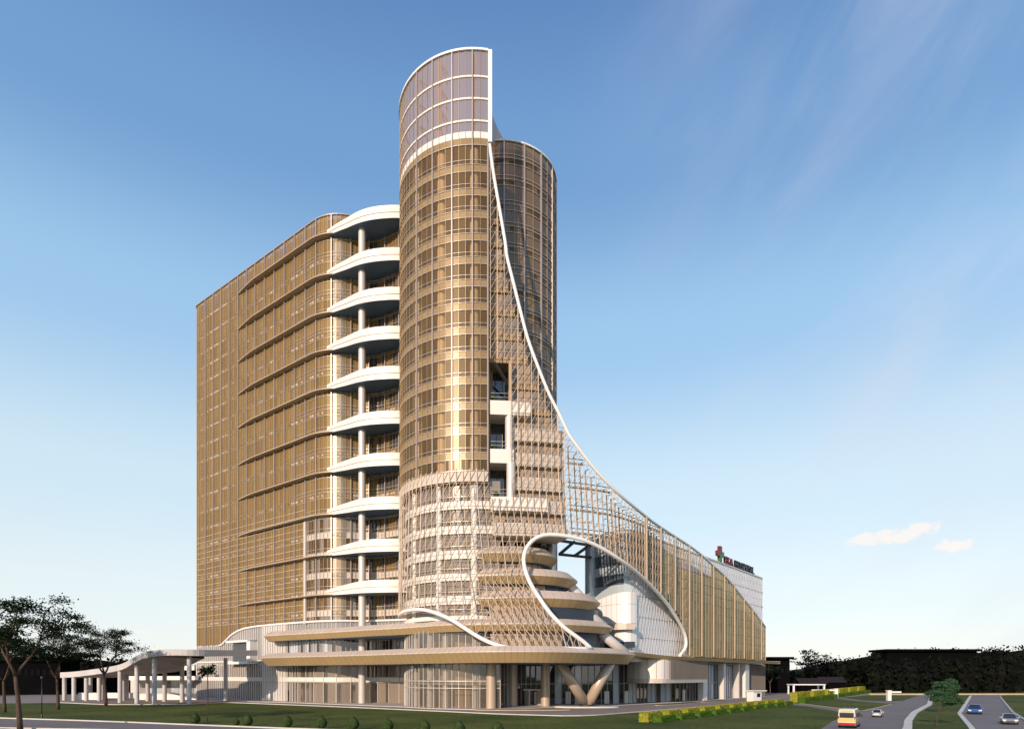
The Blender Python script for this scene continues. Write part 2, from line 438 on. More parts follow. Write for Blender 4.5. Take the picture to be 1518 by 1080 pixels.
cam = bpy.data.cameras.new('camera'); co = bpy.data.objects.new('camera', cam); COL.objects.link(co)
co.location = (0, 0, CZ); co.rotation_euler = (PI/2, 0, 0)
cam.sensor_width = 36; cam.sensor_fit = 'HORIZONTAL'; cam.lens = 36*F/1518.; cam.shift_y = (HZ-540.)/1518.; cam.clip_end = 6000; cam.clip_start = .5
S.camera = co
S.view_settings.view_transform = 'Standard'; S.view_settings.look = 'None'; S.view_settings.gamma = 1; S.view_settings.exposure = .6
S.cycles.max_bounces = 10; S.cycles.transparent_max_bounces = 24; S.cycles.diffuse_bounces = 3; S.cycles.glossy_bounces = 3
S.cycles.caustics_reflective = False; S.cycles.caustics_refractive = False; S.cycles.use_denoising = True
# ================================================================== HOSPITAL
TC, TR = (-7.2, 135.7), 16.0
def circ(phi, r=TR, c=TC): return (c[0]+r*math.sin(R(phi)), c[1]-r*math.cos(R(phi)))
H = thing('hospital_building', (0, 130, 0), 'tall gold glass hospital tower with a white edged lattice veil, curved balconies and podium', 'building')
def hb(mb, name, par=None): return mb.build(name, par or H)
FLOORS = [15.6, 20.2, 24.7, 28.7, 33.2, 37.7, 42.1, 46.7, 51.3, 55.9, 60.6, 65.4, 69.8, 74.3, 78.6, 82.8, 87.1, 91.3, 95.4, 99.8, 104.7]
ROOFW, ROOFT, ROOFB = 109.6, 121.6, 113.0

# ---- veil surface: an upright sheet that flares outwards towards the foot of the nose
topc = [circ(a) for a in (-110, -95, -80, -60, -40, -20, -5, 10)] + [(2., 120.55), (8., 121.6), (14., 123.3), (20., 126.3), (25.2, 131.35), (30., 137.42), (40., 150.07), (52., 165.24), (64., 180.4), (77., 196.9)]
botc = [circ(-110), circ(-95, 16.1), circ(-80, 16.4), circ(-60, 17.0), (-18.0, 121.6), (-11.3, 115.6), (-5.2, 113.0), (-.5, 112.2), (6.5, 112.7), (12.6, 115.4), (17.9, 120.0), (22.6, 125.6), (26., 131.9)] + topc[13:]
class Veil:
    def __init__(s):
        s.t = Curve(topc, 14); s.b = catmull(botc, 14); s.L = s.t.L; s.len = s.t.len
    def w(s, z): return min(1., max(0., (46-z)/35.))**1.7
    def xy(s, t, z):
        i, k = s.t._i(t); w = s.w(z)
        a, b, c, d = s.t.p[i], s.t.p[i+1], s.b[i], s.b[i+1]
        x = (a[0]+(b[0]-a[0])*k)*(1-w)+(c[0]+(d[0]-c[0])*k)*w
        y = (a[1]+(b[1]-a[1])*k)*(1-w)+(c[1]+(d[1]-c[1])*k)*w
        return x, y
    def pt(s, t, z, off=0.):
        x, y = s.xy(t, z)
        if off:
            a, b = s.xy(max(0, t-.3), z), s.xy(min(s.len, t+.3), z); dx, dy = b[0]-a[0], b[1]-a[1]; l = math.hypot(dx, dy) or 1
            x += dy/l*off; y -= dx/l*off
        return (x, y, z)
    def find(s, px, z):
        lo, hi = s.s0, s.len
        for _ in range(40):
            m = (lo+hi)/2; x, y = s.xy(m, z)
            if CX+F*x/y < px: lo = m
            else: hi = m
        return (lo+hi)/2
    def px(s, px, py):
        z = ZA(py, 120.)
        for _ in range(12):
            t = s.find(px, z); y = s.xy(t, z)[1]; z = ZA(py, y)
        return t, z
V = Veil(); V.s0 = V.L[14]          # start at the left silhouette (phi = -95)
# the sheet's outline as measured
UP = [(725.8, 215), (732, 260), (740.5, 310), (749, 360), (751.7, 381.7), (760, 415), (771, 459.4), (782, 501), (796, 540), (812.8, 581.7), (826.7, 609.4), (840.5, 638.6), (848, 651.5), (877, 690), (901, 716.5), (922.8, 737), (944.4, 755), (963.7, 770.5), (985.4, 785.5), (1003, 796.8), (1021, 808.5), (1039.4, 822.3), (1055.7, 837), (1074, 853.3), (1088.3, 869.6), (1102.6, 888), (1116.9, 905.3), (1133, 927.7)]
LOW = [(591, 913), (599, 906.5), (615.5, 903.2), (632, 904), (651.7, 910), (671, 919), (690.5, 931.4), (710, 943.6), (726.7, 951.7), (743, 957.2), (757, 959.5), (790, 960.2), (830, 960.4), (876, 961)]
HOLE = [(876, 961), (864.8, 950.9), (850, 940), (836, 929.3), (816, 909), (798.8, 884.9), (784.4, 860.5), (776.4, 834.6), (778.7, 816), (787.3, 803), (798.8, 795.4), (813, 792.4), (836, 793.9), (859, 798.7), (882, 807.4), (905, 820.3), (928, 836), (951, 854.7), (973.9, 877.7), (991, 897.8), (1005.4, 920.7), (1014, 938), (1016.4, 952.3), (1014, 962.3), (1007, 971)]
UPs, LOWs, HOLEs = catmull(UP, 6), catmull(LOW, 6), catmull(HOLE, 8)
def interp(P, x):
    if x <= P[0][0]: return P[0][1]
    for a, b in zip(P, P[1:]):
        if x <= b[0]: return a[1]+(b[1]-a[1])*(x-a[0])/max(1e-6, b[0]-a[0])
    return P[-1][1]
def inpoly(P, x, y):
    r = False
    for i in range(len(P)):
        (x1, y1), (x2, y2) = P[i-1], P[i]
        if (y1 > y) != (y2 > y) and x < (x2-x1)*(y-y1)/(y2-y1)+x1: r = not r
    return r
ZG = 42.8                                    # foot of the gold glass on the round tower
S_FIN = V.find(724.6, 80); S_TER = V.find(757, 50)
PX_END = 1019.
def inside(t, z):
    x, y = V.xy(t, z); px = CX+F*x/y; py = HZ-F*(z-CZ)/y
    if px > PX_END+(z-CZ)*.0 or z < 10.4: return False
    if t < S_FIN:
        if z > ZG+1.6: return False
    elif py < interp(UPs, px): return False
    if px < 876 and py > interp(LOWs, px): return False
    if inpoly(HOLEs, px, py): return False
    if 876 <= px < 1016 and py > 880 and px < 1010: return False
    if S_FIN < t < S_TER and 38.9 < z < 64.7: return False
    return True
def runs(f, a, b, st):
    """contiguous parameter intervals of [a,b] lying inside"""
    out = []; n = int((b-a)/st)+1; st_ = None; prev = a
    for i in range(n+1):
        q = a+(b-a)*i/n; ok = f(q)
        if ok and st_ is None: st_ = q
        if not ok and st_ is not None: out.append((st_, prev)); st_ = None
        prev = q
    if st_ is not None: out.append((st_, b))
    return [(p, q) for p, q in out if q-p > .35]

net = MB()
HSTEP = 2.22; CELL = 1.28; S_NET_END = V.find(PX_END, 20)
LW = .115
for k in range(int(96/HSTEP)):
    z = 10.6+k*HSTEP
    for a, b in runs(lambda t: inside(t, z) and not (z < 23 and S_FIN-2 < t < S_FIN+16 and k % 2), V.s0, S_NET_END, .25):
        pts = [V.pt(t, z) for t in frange(a, b, 1.0)]
        net.tube(pts, .052, 'champ', 4, False)
def diag(c0, slope, mat='champ', r=.064, cond=lambda t, z: True):
    f = lambda t: inside(t, c0+slope*t) and cond(t, c0+slope*t)
    for a, b in runs(f, V.s0, S_NET_END, .2):
        net.tube([V.pt(t, c0+slope*t, .03) for t in frange(a, b, .8)], r, mat, 4, False)
sl = HSTEP/CELL
for k in range(-110, 110): diag(10.6+k*HSTEP-sl*S_FIN, sl)
for k in range(-30, 60): diag(10.6+k*HSTEP+sl*S_FIN, -sl, cond=lambda t, z: z < 24-.010*(t-S_FIN-6)**2 and t > S_FIN-3)
veil = hb(net, 'lattice_veil')
k = 0; ts = []
t = V.s0+.3
while t < S_NET_END: ts.append((t, k % 3 == 0)); t += CELL; k += 1
for t, big in ts:
    m = MB(); ok = False
    for a, b in runs(lambda z: inside(t, z), 10.4, 108, .25):
        m = MB(); m.tube([V.pt(t, z, .05) for z in frange(a, b, 1.5)], .11 if big else .07, 'mull' if t < S_FIN and big else 'champ', 5, False); hb(m, 'lattice_rib', veil)
# inner layer of the open part: posts and walkways 1.6 m behind the net
t = V.find(838, 40)
while t < V.find(985, 30):
    m = MB(); ok = False
    for a, b in runs(lambda z: inside(t, z), 12, 70, .3):
        if b-a > 1.5:
            m.bar(V.pt(t, a+.2, -1.5), V.pt(t, b-1.0, -1.5), .24, 'bronze'); ok = True
            for z in frange(a+1, b-1.2, 3.5): m.bar(V.pt(t, z, -1.5), V.pt(t, z, -.05), .12, 'champ')
    if ok: hb(m, 'truss_post', veil)
    t += 1.28
for z in FLOORS[3:12]:
    m = MB(); ok = False
    for a, b in runs(lambda q: inside(q, z), V.find(838, 40), V.find(1000, 30), .4):
        if b-a > 2:
            m.tube([V.pt(q, z, -1.5) for q in frange(a+1.2, b, 1.5)], .22, 'bronze', 4); ok = True
            m.tube([V.pt(q, z+.9, -1.5) for q in frange(a+1.2, b, 1.5)], .10, 'bronze', 4)
    if ok: hb(m, 'walkway', veil)
# white edge trims
def trim(P, r, name='edge_trim', off=.1):
    m = MB(); pts = []
    for a in P:
        t, z = V.px(*a); pts.append(V.pt(t, z, off))
    m.tube(pts, r, 'trim', 10); return hb(m, name, veil)
trim(catmull(UP, 4), .30)
trim(catmull(LOW, 4), .36); trim(catmull(HOLE, 4), .38)
m = MB(); x, y, _ = V.pt(S_FIN, 100)
m.box((x+.25, y-.05, (ROOFT+104.6)/2), (.36, .36, (ROOFT-104.6)/2), 'trim'); hb(m, 'edge_trim', veil)

# gold glass screen along the right side, with the same swept top edge
SS0, SS1 = V.find(981, 30), V.len-.4
def zup(t):
    x, y = V.xy(t, 30); return ZA(interp(UPs, CX+F*x/y), y)
HRIGHT = HOLEs[int(len(HOLEs)*.5):]
def zlo(t):
    x, y = V.xy(t, 20); px = CX+F*x/y
    if px >= 1016: return 10.6
    ys = [a[1] for a in HOLEs if a[0] > 836 and abs(a[0]-px) < 4 and a[1] < 952]
    return max(10.6, ZA(min(ys), y)) if ys else 10.6
scr = MB()
ss = frange(SS0, SS1, 1.9)
rnd = random.Random(3)
zr = [10.6+i*4.45/2 for i in range(60)]
for a, b in zip(ss, ss[1:]):
    lo = max(zlo(a), zlo(b)); hia, hib = zup(a)-.25, zup(b)-.25
    pa, pb = V.xy(a, 60), V.xy(b, 60)
    pxm = CX+F*pa[0]/pa[1]
    mat = ['screen1', 'screen2', 'screen3']
    for z0, z1 in zip(zr, zr[1:]):
        if z1 <= lo or z0 >= max(hia, hib): continue
        if pxm < 1052 and z0 > 30.5-(pxm-1000)*.02: continue              # the open head of the screen
        q0 = max(z0, lo)
        scr.quad((pa[0], pa[1], q0), (pb[0], pb[1], q0), (pb[0], pb[1], min(z1, hib)), (pa[0], pa[1], min(z1, hia)), rnd.choice(mat))
screen = hb(scr, 'glass_screen')
for z in zr[1:]:
    m = MB(); ok = False
    for a, b in runs(lambda q: zlo(q) < z < zup(q)-.3, V.find(960, 30), SS1, .5):
        m.tube([V.pt(q, z, .06) for q in (a, b)], .05, 'screenbar', 4); ok = True
    if ok and z < 40: hb(m, 'screen_transom', screen)
m_all = MB()
for t in ss:
    if zup(t)-zlo(t) > .6:
        x, y = V.xy(t, 60); m_all.bar(V.pt(t, zlo(t), .10), V.pt(t, zup(t)-.2, .10), .12, 'screenbar')
hb(m_all, 'screen_frame', screen)
for px in (957, 978.3, 999.7, 1020.7, 1039, 1056.4, 1072.7, 1087.7, 1102, 1114.8, 1127.4):
    t = V.find(px, 30); m = MB()
    zl = zlo(t) if px > 975 else ZA(interp([(a[0], a[1]) for a in HOLE if a[0] > 836][:-3], px), V.xy(t, 30)[1])
    m.bar(V.pt(t, zl+.2, .18), V.pt(t, zup(t)-.1, .18), .36, 'champ', .45); hb(m, 'screen_mullion', screen)
m = MB(); t = V.len-.2; m.bar(V.pt(t, 10.6, 0), V.pt(t, zup(t), 0), .35, 'champ'); hb(m, 'screen_mullion', screen)

# ---- round tower -------------------------------------------------------------
T = Curve([circ(a) for a in range(-150, 11, 2)], smooth=False)
TS0, TS1 = 0., T.len
sv = T.s_at_px(591.5, 18., T.len)
rnd = random.Random(11)
MAIN = [T.s_at_px(p, 12, T.len) for p in (602, 619, 642, 670.5, 700.3)]
stp = MAIN[4]-MAIN[3]
while MAIN[0]-stp > 0: MAIN.insert(0, MAIN[0]-stp)
SUB = []
for a, b in zip([0]+MAIN, MAIN+[T.len]):
    n = max(1, round((b-a)/1.27)); SUB += [a+(b-a)*i/n for i in range(n)]
EDG = SUB+[T.len]
for i, zc in enumerate(FLOORS):
    if zc < 45 or zc > 104: continue
    m = MB(); nxt = FLOORS[i+1]
    for a, b in zip(EDG, EDG[1:]):
        (xa, ya), (xb, yb) = T.at(a), T.at(b)
        m.quad((xa, ya, zc+.65), (xb, yb, zc+.65), (xb, yb, nxt-.65), (xa, ya, nxt-.65), rnd.choice(['gold1', 'gold1', 'gold2', 'gold3']))
    g = hb(m, 'tower_window_band')
    m = MB()
    for a, b in zip(EDG, EDG[1:]):
        (xa, ya), (xb, yb) = T.at(a, .02), T.at(b, .02)
        m.quad((xa, ya, zc-.65), (xb, yb, zc-.65), (xb, yb, zc+.65), (xa, ya, zc+.65), rnd.choice(['spanglass1', 'spanglass2']))
    for dz in (-.68, .64, 1.42): rail(m, T, 0, T.len, zc+dz, .07, .12, 'rail', .02)
    hb(m, 'tower_spandrel')
# transition floor at the foot of the gold glass
m = MB(); wall(m, T, 0, T.len, 42.0, 43.9, 'beige', .02); rail(m, T, 0, T.len, 43.9, .09, .16, 'rail', .02); hb(m, 'tower_spandrel')
m = MB(); panes(m, T, 0, T.len, 43.9, 46.05, ['gold1', 'gold2', 'gold3'], 1.27); hb(m, 'tower_window_band')
m = MB(); panes(m, T, 0, T.len, 104.05, 105.4, ['spanglass1', 'spanglass2'], 1.27, .02); wall(m, T, 0, T.len, 105.4, 106.6, 'white', .03); rail(m, T, 0, T.len, 104.0, .1, .16, 'rail', .02); hb(m, 'tower_spandrel')
# main mullions
for t in MAIN:
    m = MB(); post(m, T, t, 44, ROOFT-.15, .20, .30, 'mull', .02); hb(m, 'tower_mullion')
m = MB(); post(m, T, T.len-.1, 44, 104.6, .24, .3, 'mull', .02); hb(m, 'tower_mullion')
m = MB()
for t in SUB:
    if min(abs(t-q) for q in MAIN) > .2: post(m, T, t, 44, ROOFT-.15, .075, .10, 'submull', .02)
hb(m, 'tower_glazing_bars')
# crown: free-standing glass sheet above the roof, with posts and transoms behind
m = MB(); zs = [106.6, 108.6, 112.7, 116.8, ROOFT]
for a, b in zip(zs, zs[1:]): panes(m, T, 0, T.len, a, b, ['crown'], 1.27)
cr = hb(m, 'crown_screen')
m = MB()
for z in zs[1:-1]: rail(m, T, 0, T.len, z-.2, .34, .30, 'white', -.18)
hb(m, 'crown_transom', cr)
m = MB(); rail(m, T, 0, T.len, ROOFT-.1, .4, .5, 'trim', -.2); hb(m, 'edge_trim', cr)
for px in (615, 650, 703.5):
    t = T.s_at_px(px, 12, T.len); m = MB(); post(m, T, t, 106, ROOFT-.4, .70, .35, 'trim', -.75)
    for z in zs[1:]:
        a, b = T.at(t, -1.2), T.at(t, -3.4); m.bar((a[0], a[1], z-.4), (b[0], b[1], z-2.4), .22, 'beige'); m.bar((a[0], a[1], z-.3), (b[0], b[1], z-.3), .2, 'beige')
    hb(m, 'crown_post', cr)
# tower floors, core and columns behind the glass
def disc(mb, c, r, z, mat, n=40, th=.3):
    top = [(c[0]+r*math.cos(2*PI*k/n), c[1]+r*math.sin(2*PI*k/n), z) for k in range(n)]
    bot = [(x, y, z-th) for x, y, _ in top]; mb.poly(top, mat); mb.poly(bot[::-1], mat); mb.grid([top, bot], mat, True, True)
SEG = [circ(a, TR-.35) for a in range(-150, 11, 4)]
def tower_outline(): return SEG+[(-4.6, 136), (-4.6, 148), (-14, 150.5)]
for zc in FLOORS:
    if zc < 44: continue
    m = MB(); o = tower_outline(); top = [(x, y, zc+.15) for x, y in o]; bot = [(x, y, zc-.25) for x, y in o]
    m.poly(top, 'slab'); m.poly(bot[::-1], 'slab'); m.grid([top, bot], 'slab', False, True); hb(m, 'tower_floor')
m = MB(); o = [circ(a, 11.2) for a in range(-150, 20, 6)]+[(-3.6, 147), (-12, 149)]
m.grid([[(x, y, 0) for x, y in o], [(x, y, 105) for x, y in o]], 'core', False, True); hb(m, 'tower_core')
for px in (614, 650.5, 703):
    t = T.s_at_px(px, 12, T.len); x, y = T.at(t, -1.15)
    m = MB(); m.lathe((x, y, 44), [(.85, 0), (.85, 60)], 'trim', 16); hb(m, 'tower_column')
# flat side wall of the round tower at the fin
m = MB(); xf, yf = T.at(T.len)
for i, zc in enumerate(FLOORS[:-1]):
    if zc > 40: m.quad((xf, yf+.2, zc), (xf+1., yf+16, zc), (xf+1., yf+16, FLOORS[i+1]), (xf, yf+.2, FLOORS[i+1]), 'brownwall')
hb(m, 'side_wall')
m = MB(); o = tower_outline(); m.poly([(x, y, 106.2) for x, y in o], 'grey'); hb(m, 'roof')

# lower drum behind the lattice: white spandrels and brown glass on a smaller radius
D = Curve([circ(a, 14.7) for a in range(-150, 15, 3)]+[(-2.2, 121.3)], smooth=False)
m = MB(); panes(m, D, 0, D.len, 16., 42.5, ['brownglass', 'brownglass'], 1.3); dr = hb(m, 'drum_glass')
for zc, h in ((37.9, 1.5), (33.3, 1.5), (28.7, 1.6), (24.5, 1.35), (20.2, 1.6), (16.9, .8)):
    m = MB(); wall(m, D, 0, D.len, zc-h/2, zc+h/2, 'white', .45)
    rows = []
    for t in frange(0, D.len, 1.2):
        a, b = D.at(t, -.1), D.at(t, .45); rows.append([(a[0], a[1], zc-h/2), (b[0], b[1], zc-h/2), (b[0], b[1], zc+h/2), (a[0], a[1], zc+h/2)])
    m.grid(rows, 'white', False, True); rail(m, D, 0, D.len, zc+1.5, .08, .1, 'rail', .4); hb(m, 'drum_spandrel')
for px in (614, 650.5, 703):
    t = D.s_at_px(px, 12, D.len); x, y = D.at(t, -.25)
    m = MB(); m.lathe((x, y, 16), [(.66, 0), (.66, 26)], 'white', 16); hb(m, 'tower_column')
m = MB(); panes(m, D, 0, D.len, 0.02, 16., ['clear'], 1.3, .35)
for t in frange(0, D.len, 1.3): post(m, D, t, 0, 16., .09, .16, 'offwhite', .35)
for z in (3.7, 5.0): rail(m, D, 0, D.len, z, .14, .14, 'rail', .36)
hb(m, 'lobby_glass')
m = MB(); D2 = Curve([circ(a, 10.5) for a in range(-150, 15, 4)], smooth=False)
wall(m, D2, 0, D2.len, 0, 16, 'int', 0); rail(m, D, 0, D.len, 4.4, .9, .2, 'beige', -.6); hb(m, 'lobby_wall')
for a in (-62, -40, -24, 2):
    x, y = circ(a, 13.4); m = MB(); m.lathe((x, y, 0), [(.62, 0), (.62, 16)], 'white', 14); hb(m, 'lobby_column')

# ---- back tower ---------------------------------------------------------------
BC, BR = (-2.0, 141.0), 11.4
B = Curve([circ(a, BR, BC) for a in range(-60, 171, 3)], smooth=False)
rnd = random.Random(5)
m = MB(); lv = [31.]+[z for z in FLOORS if z > 36]+[109.0, ROOFB]
for i, (a, b) in enumerate(zip(lv, lv[1:])):
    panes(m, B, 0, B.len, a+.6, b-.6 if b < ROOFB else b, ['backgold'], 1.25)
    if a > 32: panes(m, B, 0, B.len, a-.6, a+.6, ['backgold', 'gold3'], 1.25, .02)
bt = hb(m, 'back_tower_glass')
for a in lv[1:-1]:
    m = MB()
    for dz in (-.64, .6, 1.35): rail(m, B, 0, B.len, a+dz, .085, .14, 'rail', .02)
    hb(m, 'back_tower_rail', bt)
for k in range(0, 23):
    t = k*B.len/22.; m = MB(); big = k % 2 == 0
    post(m, B, t, 31, ROOFB, .24 if big else .09, .32 if big else .12, 'mull' if big else 'submull', .02); hb(m, 'back_tower_mullion', bt)
m = MB(); rail(m, B, 0, B.len, ROOFB-.1, .32, .5, 'trim', -.2); hb(m, 'edge_trim', bt)
m = MB(); disc(m, BC, BR-.3, ROOFB-1.2, 'grey'); hb(m, 'roof')
m = MB(); m.lathe(BC+(0,), [(8.6, 31), (8.6, ROOFB-2)], 'core', 30); hb(m, 'back_tower_core')
for zc in FLOORS:
    if zc > 36: m = MB(); disc(m, BC, BR-.4, zc+.1, 'slab'); hb(m, 'back_tower_floor')
for a in (5, 32, 60, 88):
    x, y = circ(a, BR-1.2, BC); m = MB(); m.lathe((x, y, 31), [(.6, 0), (.6, ROOFB-34)], 'white', 12); hb(m, 'tower_column')
# rooftop plant enclosure: a curved sloping screen
m = MB(); P = Curve([circ(a, 8.2, (-1.5, 141.5)) for a in range(-70, 111, 5)], smooth=False)
wall(m, P, 0, P.len, ROOFB-1, lambda t: ROOFB+2.9-1.6*(t/P.len), 'champ'); rail(m, P, 0, P.len, lambda t: ROOFB+2.9-1.6*(t/P.len), .25, .4, 'trim', -.1); hb(m, 'plant_screen')
m = MB(); P2 = Curve([(-4.3, 128), (-3.2, 129.8), (-1.6, 131.5), (.5, 133)], 6)
wall(m, P2, 0, P2.len, ROOFB-1, lambda t: ROOFB+5.6-5.2*(t/P2.len)**.7, 'mull'); hb(m, 'parapet_wing')

# ---- behind the upright part of the veil: brown floors, terraces -----------------
def vin(t, z, off): return V.pt(t, z, off)
S_B1 = V.find(838, 48)
for zc, nx in zip(FLOORS, FLOORS[1:]):
    if zc < 32: continue
    m = MB()
    for t in frange(S_FIN, S_B1, .65)[:-1]:
        tb = min(S_B1, t+.65); tm = (t+tb)/2
        x, y = V.xy(tb, 60); zt = ZA(interp(UPs, CX+F*x/y), y)-1.0
        if zc+.7 > zt: continue
        z1 = min(nx-.7, zt)
        if tm < S_TER and 38 < (zc+nx)/2 < 64.8: continue
        o = -2.0
        m.quad(vin(t, zc+.5, o), vin(tb, zc+.5, o), vin(tb, z1, o), vin(t, z1, o), 'brownwall' if int(tm/2.6) % 2 else 'brownglass')
    if m.f: hb(m, 'veil_back_wall')
for zc in FLOORS[4:]:
    m = MB(); ok = False; ts_ = frange(S_FIN, S_B1, .65); seg = []
    for t in ts_:
        x, y = V.xy(t, 60); zt = ZA(interp(UPs, CX+F*x/y), y)-.6
        if zc+.7 < zt and not (t < S_TER-.1 and 38.5 < zc < 64.5): seg.append(t)
    if len(seg) > 1:
        lowfl = zc < 53; h = 1.25 if lowfl else .55
        rows = [[vin(t, zc-h, -1.0 if lowfl else -1.6), vin(t, zc+h, -1.0 if lowfl else -1.6), vin(t, zc+h, -7.), vin(t, zc-h, -7.)] for t in seg]
        m.grid(rows, 'beige' if lowfl else 'core', False, True); m.poly(rows[0], 'beige'); m.poly(rows[-1], 'beige')
        m.tube([vin(t, zc+1.9, -1.1) for t in seg], .045, 'rail', 4); hb(m, 'terrace_slab')
# two-storey open terraces left of the net
for zc, te in ((55.9, V.find(787, 55)), (46.9, S_TER+.6), (37.9, V.find(814, 38))):
    m = MB(); seg = frange(S_FIN+.15, te, .8); h = 1.3
    rows = [[vin(t, zc-h, -.25), vin(t, zc+h, -.25), vin(t, zc+h, -7.5), vin(t, zc-h, -7.5)] for t in seg]
    m.grid(rows, 'white', False, True); m.poly(rows[0], 'white'); m.poly(rows[-1], 'white')
    tb = hb(m, 'terrace')
    m = MB(); seg = frange(S_FIN+.2, S_TER-.2, .8)
    for dz in (.75, 1.5): m.tube([vin(t, zc+h+dz, -.6) for t in seg], .05, 'rail', 5)
    hb(m, 'railing', tb)
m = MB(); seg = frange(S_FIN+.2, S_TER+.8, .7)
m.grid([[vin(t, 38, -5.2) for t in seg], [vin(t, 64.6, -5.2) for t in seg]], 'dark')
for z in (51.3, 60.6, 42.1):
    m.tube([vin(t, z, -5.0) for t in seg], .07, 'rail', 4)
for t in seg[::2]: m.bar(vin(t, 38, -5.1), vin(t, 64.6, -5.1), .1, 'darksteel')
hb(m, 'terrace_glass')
m = MB(); m.bar(vin(S_FIN+1, 64.3, -.4), vin(S_TER-.2, 61.0, -2.2), .45, 'darksteel'); m.bar(vin(S_TER-.2, 61, -2.2), vin(S_TER-.2, 64.6, -.4), .35, 'darksteel'); m.bar(vin(S_TER-.2, 52, -2.), vin(S_TER-.1, 57, -2.), .4, 'darksteel'); hb(m, 'terrace_brace')
m = MB(); m.bar(vin(S_TER-.05, 57.2, -.5), vin(S_TER-.05, 64.7, -.5), .5, 'bronze'); hb(m, 'terrace_post')
for a, b in ((39.2, 45.6), (48.2, 54.6)):
    m = MB(); x, y, _ = vin(S_TER-.1, a, -1.1); m.lathe((x, y, a), [(.85, 0), (.85, b-a)], 'column', 16); hb(m, 'terrace_column')

# ---- podium rings ----------------------------------------------------------------
def ring(front, zc, h, bulge, inset, back, jo=.95, km=-.02):
    P = catmull(front, 8)+back
    top, mid, bot = zc+h/2, zc+h*km, zc-h/2
    m = MB(); plate(m, P, [(-.9, top), (bulge, mid+.15), (bulge, mid-.05), (-inset, bot)], ['fasup', 'fasup', 'faslo'], jo)
    return m, P
def ccw(P): return P
rings = [
 (28.8, 2.9, [(-6, 120.6), (-1, 120.0), (3, 120.6), (6.3, 122.8), (8.0, 126.3), (8.0, 130.5), (5.5, 134.5), (1, 137)]),
 (24.6, 2.9, [(-6, 120.3), (0, 119.4), (5, 120.0), (9.2, 122.4), (11.8, 126.3), (12.0, 130.8), (9.5, 135), (4, 138)]),
 (20.3, 3.0, [(-6, 119.6), (0, 118.3), (6, 118.6), (12, 121.2), (15.9, 125.6), (16.7, 130.3), (14.2, 135), (8, 138)]),
]
for zc, h, fr in rings:
    m, P = ring(fr, zc, h, .75, .7, [(-6, 137)])
    rg = hb(m, 'terrace_ring')
    m = MB(); Q = [(x, y) for x, y in offset_outline(P, -1.9)]
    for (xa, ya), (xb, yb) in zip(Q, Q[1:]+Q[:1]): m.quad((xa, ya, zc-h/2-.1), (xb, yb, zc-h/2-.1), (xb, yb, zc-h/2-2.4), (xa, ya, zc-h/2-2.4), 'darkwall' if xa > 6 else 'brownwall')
    for q in Q[::4]: m.bar((q[0], q[1], zc-h/2), (q[0], q[1], zc-h/2-2.4), .12, 'darksteel')
    hb(m, 'ring_glazing', rg)
# ring 4: runs from the left wing round the nose; ring 5: the lower band carrying the nose
r4 = [(-58.0, 157.6), (-58.6, 154.6), (-56.4, 151.6), (-49.3, 147.0), (-37.8, 139.3), (-29, 132.6), (-22.4, 128.3), (-17.5, 124.4), (-13.2, 120.6), (-8, 118.2), (-2, 116.9), (4, 116.6), (10, 118.2), (15, 121.6), (18.6, 126), (19.6, 130.8), (17.5, 136), (11, 139.5)]
m, P4 = ring(r4, 15.35, 2.3, .55, .45, [(-10, 140), (-26, 146), (-36.5, 149), (-44, 150.5)], km=.02); hb(m, 'podium_band')
m = MB(); Q = offset_outline(P4, -1.7)
for (xa, ya), (xb, yb) in zip(Q, Q[1:]+Q[:1]):
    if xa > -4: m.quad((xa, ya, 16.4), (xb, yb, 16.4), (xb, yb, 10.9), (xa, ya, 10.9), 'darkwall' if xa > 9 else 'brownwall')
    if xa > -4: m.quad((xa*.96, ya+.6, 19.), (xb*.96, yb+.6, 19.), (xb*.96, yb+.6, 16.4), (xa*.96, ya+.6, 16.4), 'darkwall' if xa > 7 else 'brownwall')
hb(m, 'ring_glazing')
r5 = [(-58.2, 157.9), (-59.0, 154.2), (-56.6, 150.6), (-48.3, 144.0), (-37.2, 136.9), (-27, 129.0), (-21.6, 124.2), (-16.8, 120.0), (-12, 116.4), (-7.4, 113.0), (-3.4, 111.2), (1, 110.6), (5.5, 110.9), (10, 112.9), (14.6, 116.4), (19.2, 121.4), (22.6, 126.6), (24.3, 131.4), (23.6, 137), (18, 142)]
m, P5 = ring(r5, 9.8, 2.9, .75, .75, [(0, 145), (-26, 146.5), (-36.5, 149), (-44, 150.5)], km=.13); hb(m, 'podium_band')
# columns and the V support
m = MB(); m.tube([(14.2, 124.6, .5), (8.9, 121.4, 8.7)], 1.0, 'goldcol', 18); m.tube([(14.5, 124.6, .5), (18.9, 124.2, 8.7)], 1.0, 'goldcol', 18); m.lathe((14.35, 124.6, .25), [(1.5, 0), (1.5, .3)], 'darksteel', 18); hb(m, 'v_column')
for pa, pb in (((833, 855), (872, 897)), ((855, 896), (896, 929)), ((877, 927), (928, 968))):
    m = MB(); m.tube([(XA(pa[0], 127.5), 127.5, ZA(pa[1], 127.5)), (XA(pb[0], 127.5), 127.5, ZA(pb[1], 127.5))], .95, 'column', 16); hb(m, 'raking_column')
for px, Y, r_, mat, z1 in ((728, 120.6, .92, 'goldcol', 8.6), (760, 129.5, .92, 'goldcol', 8.6), (808.5, 129.5, .92, 'goldcol', 8.6), (818, 131.5, 1.15, 'silver', 42), (757, 124.5, .85, 'white', 41)):
    m = MB(); z0 = 0 if z1 < 10 else 10; m.lathe((XA(px, Y), Y, z0), [(r_, 0), (r_, z1-z0)], mat, 20); hb(m, 'nose_column')
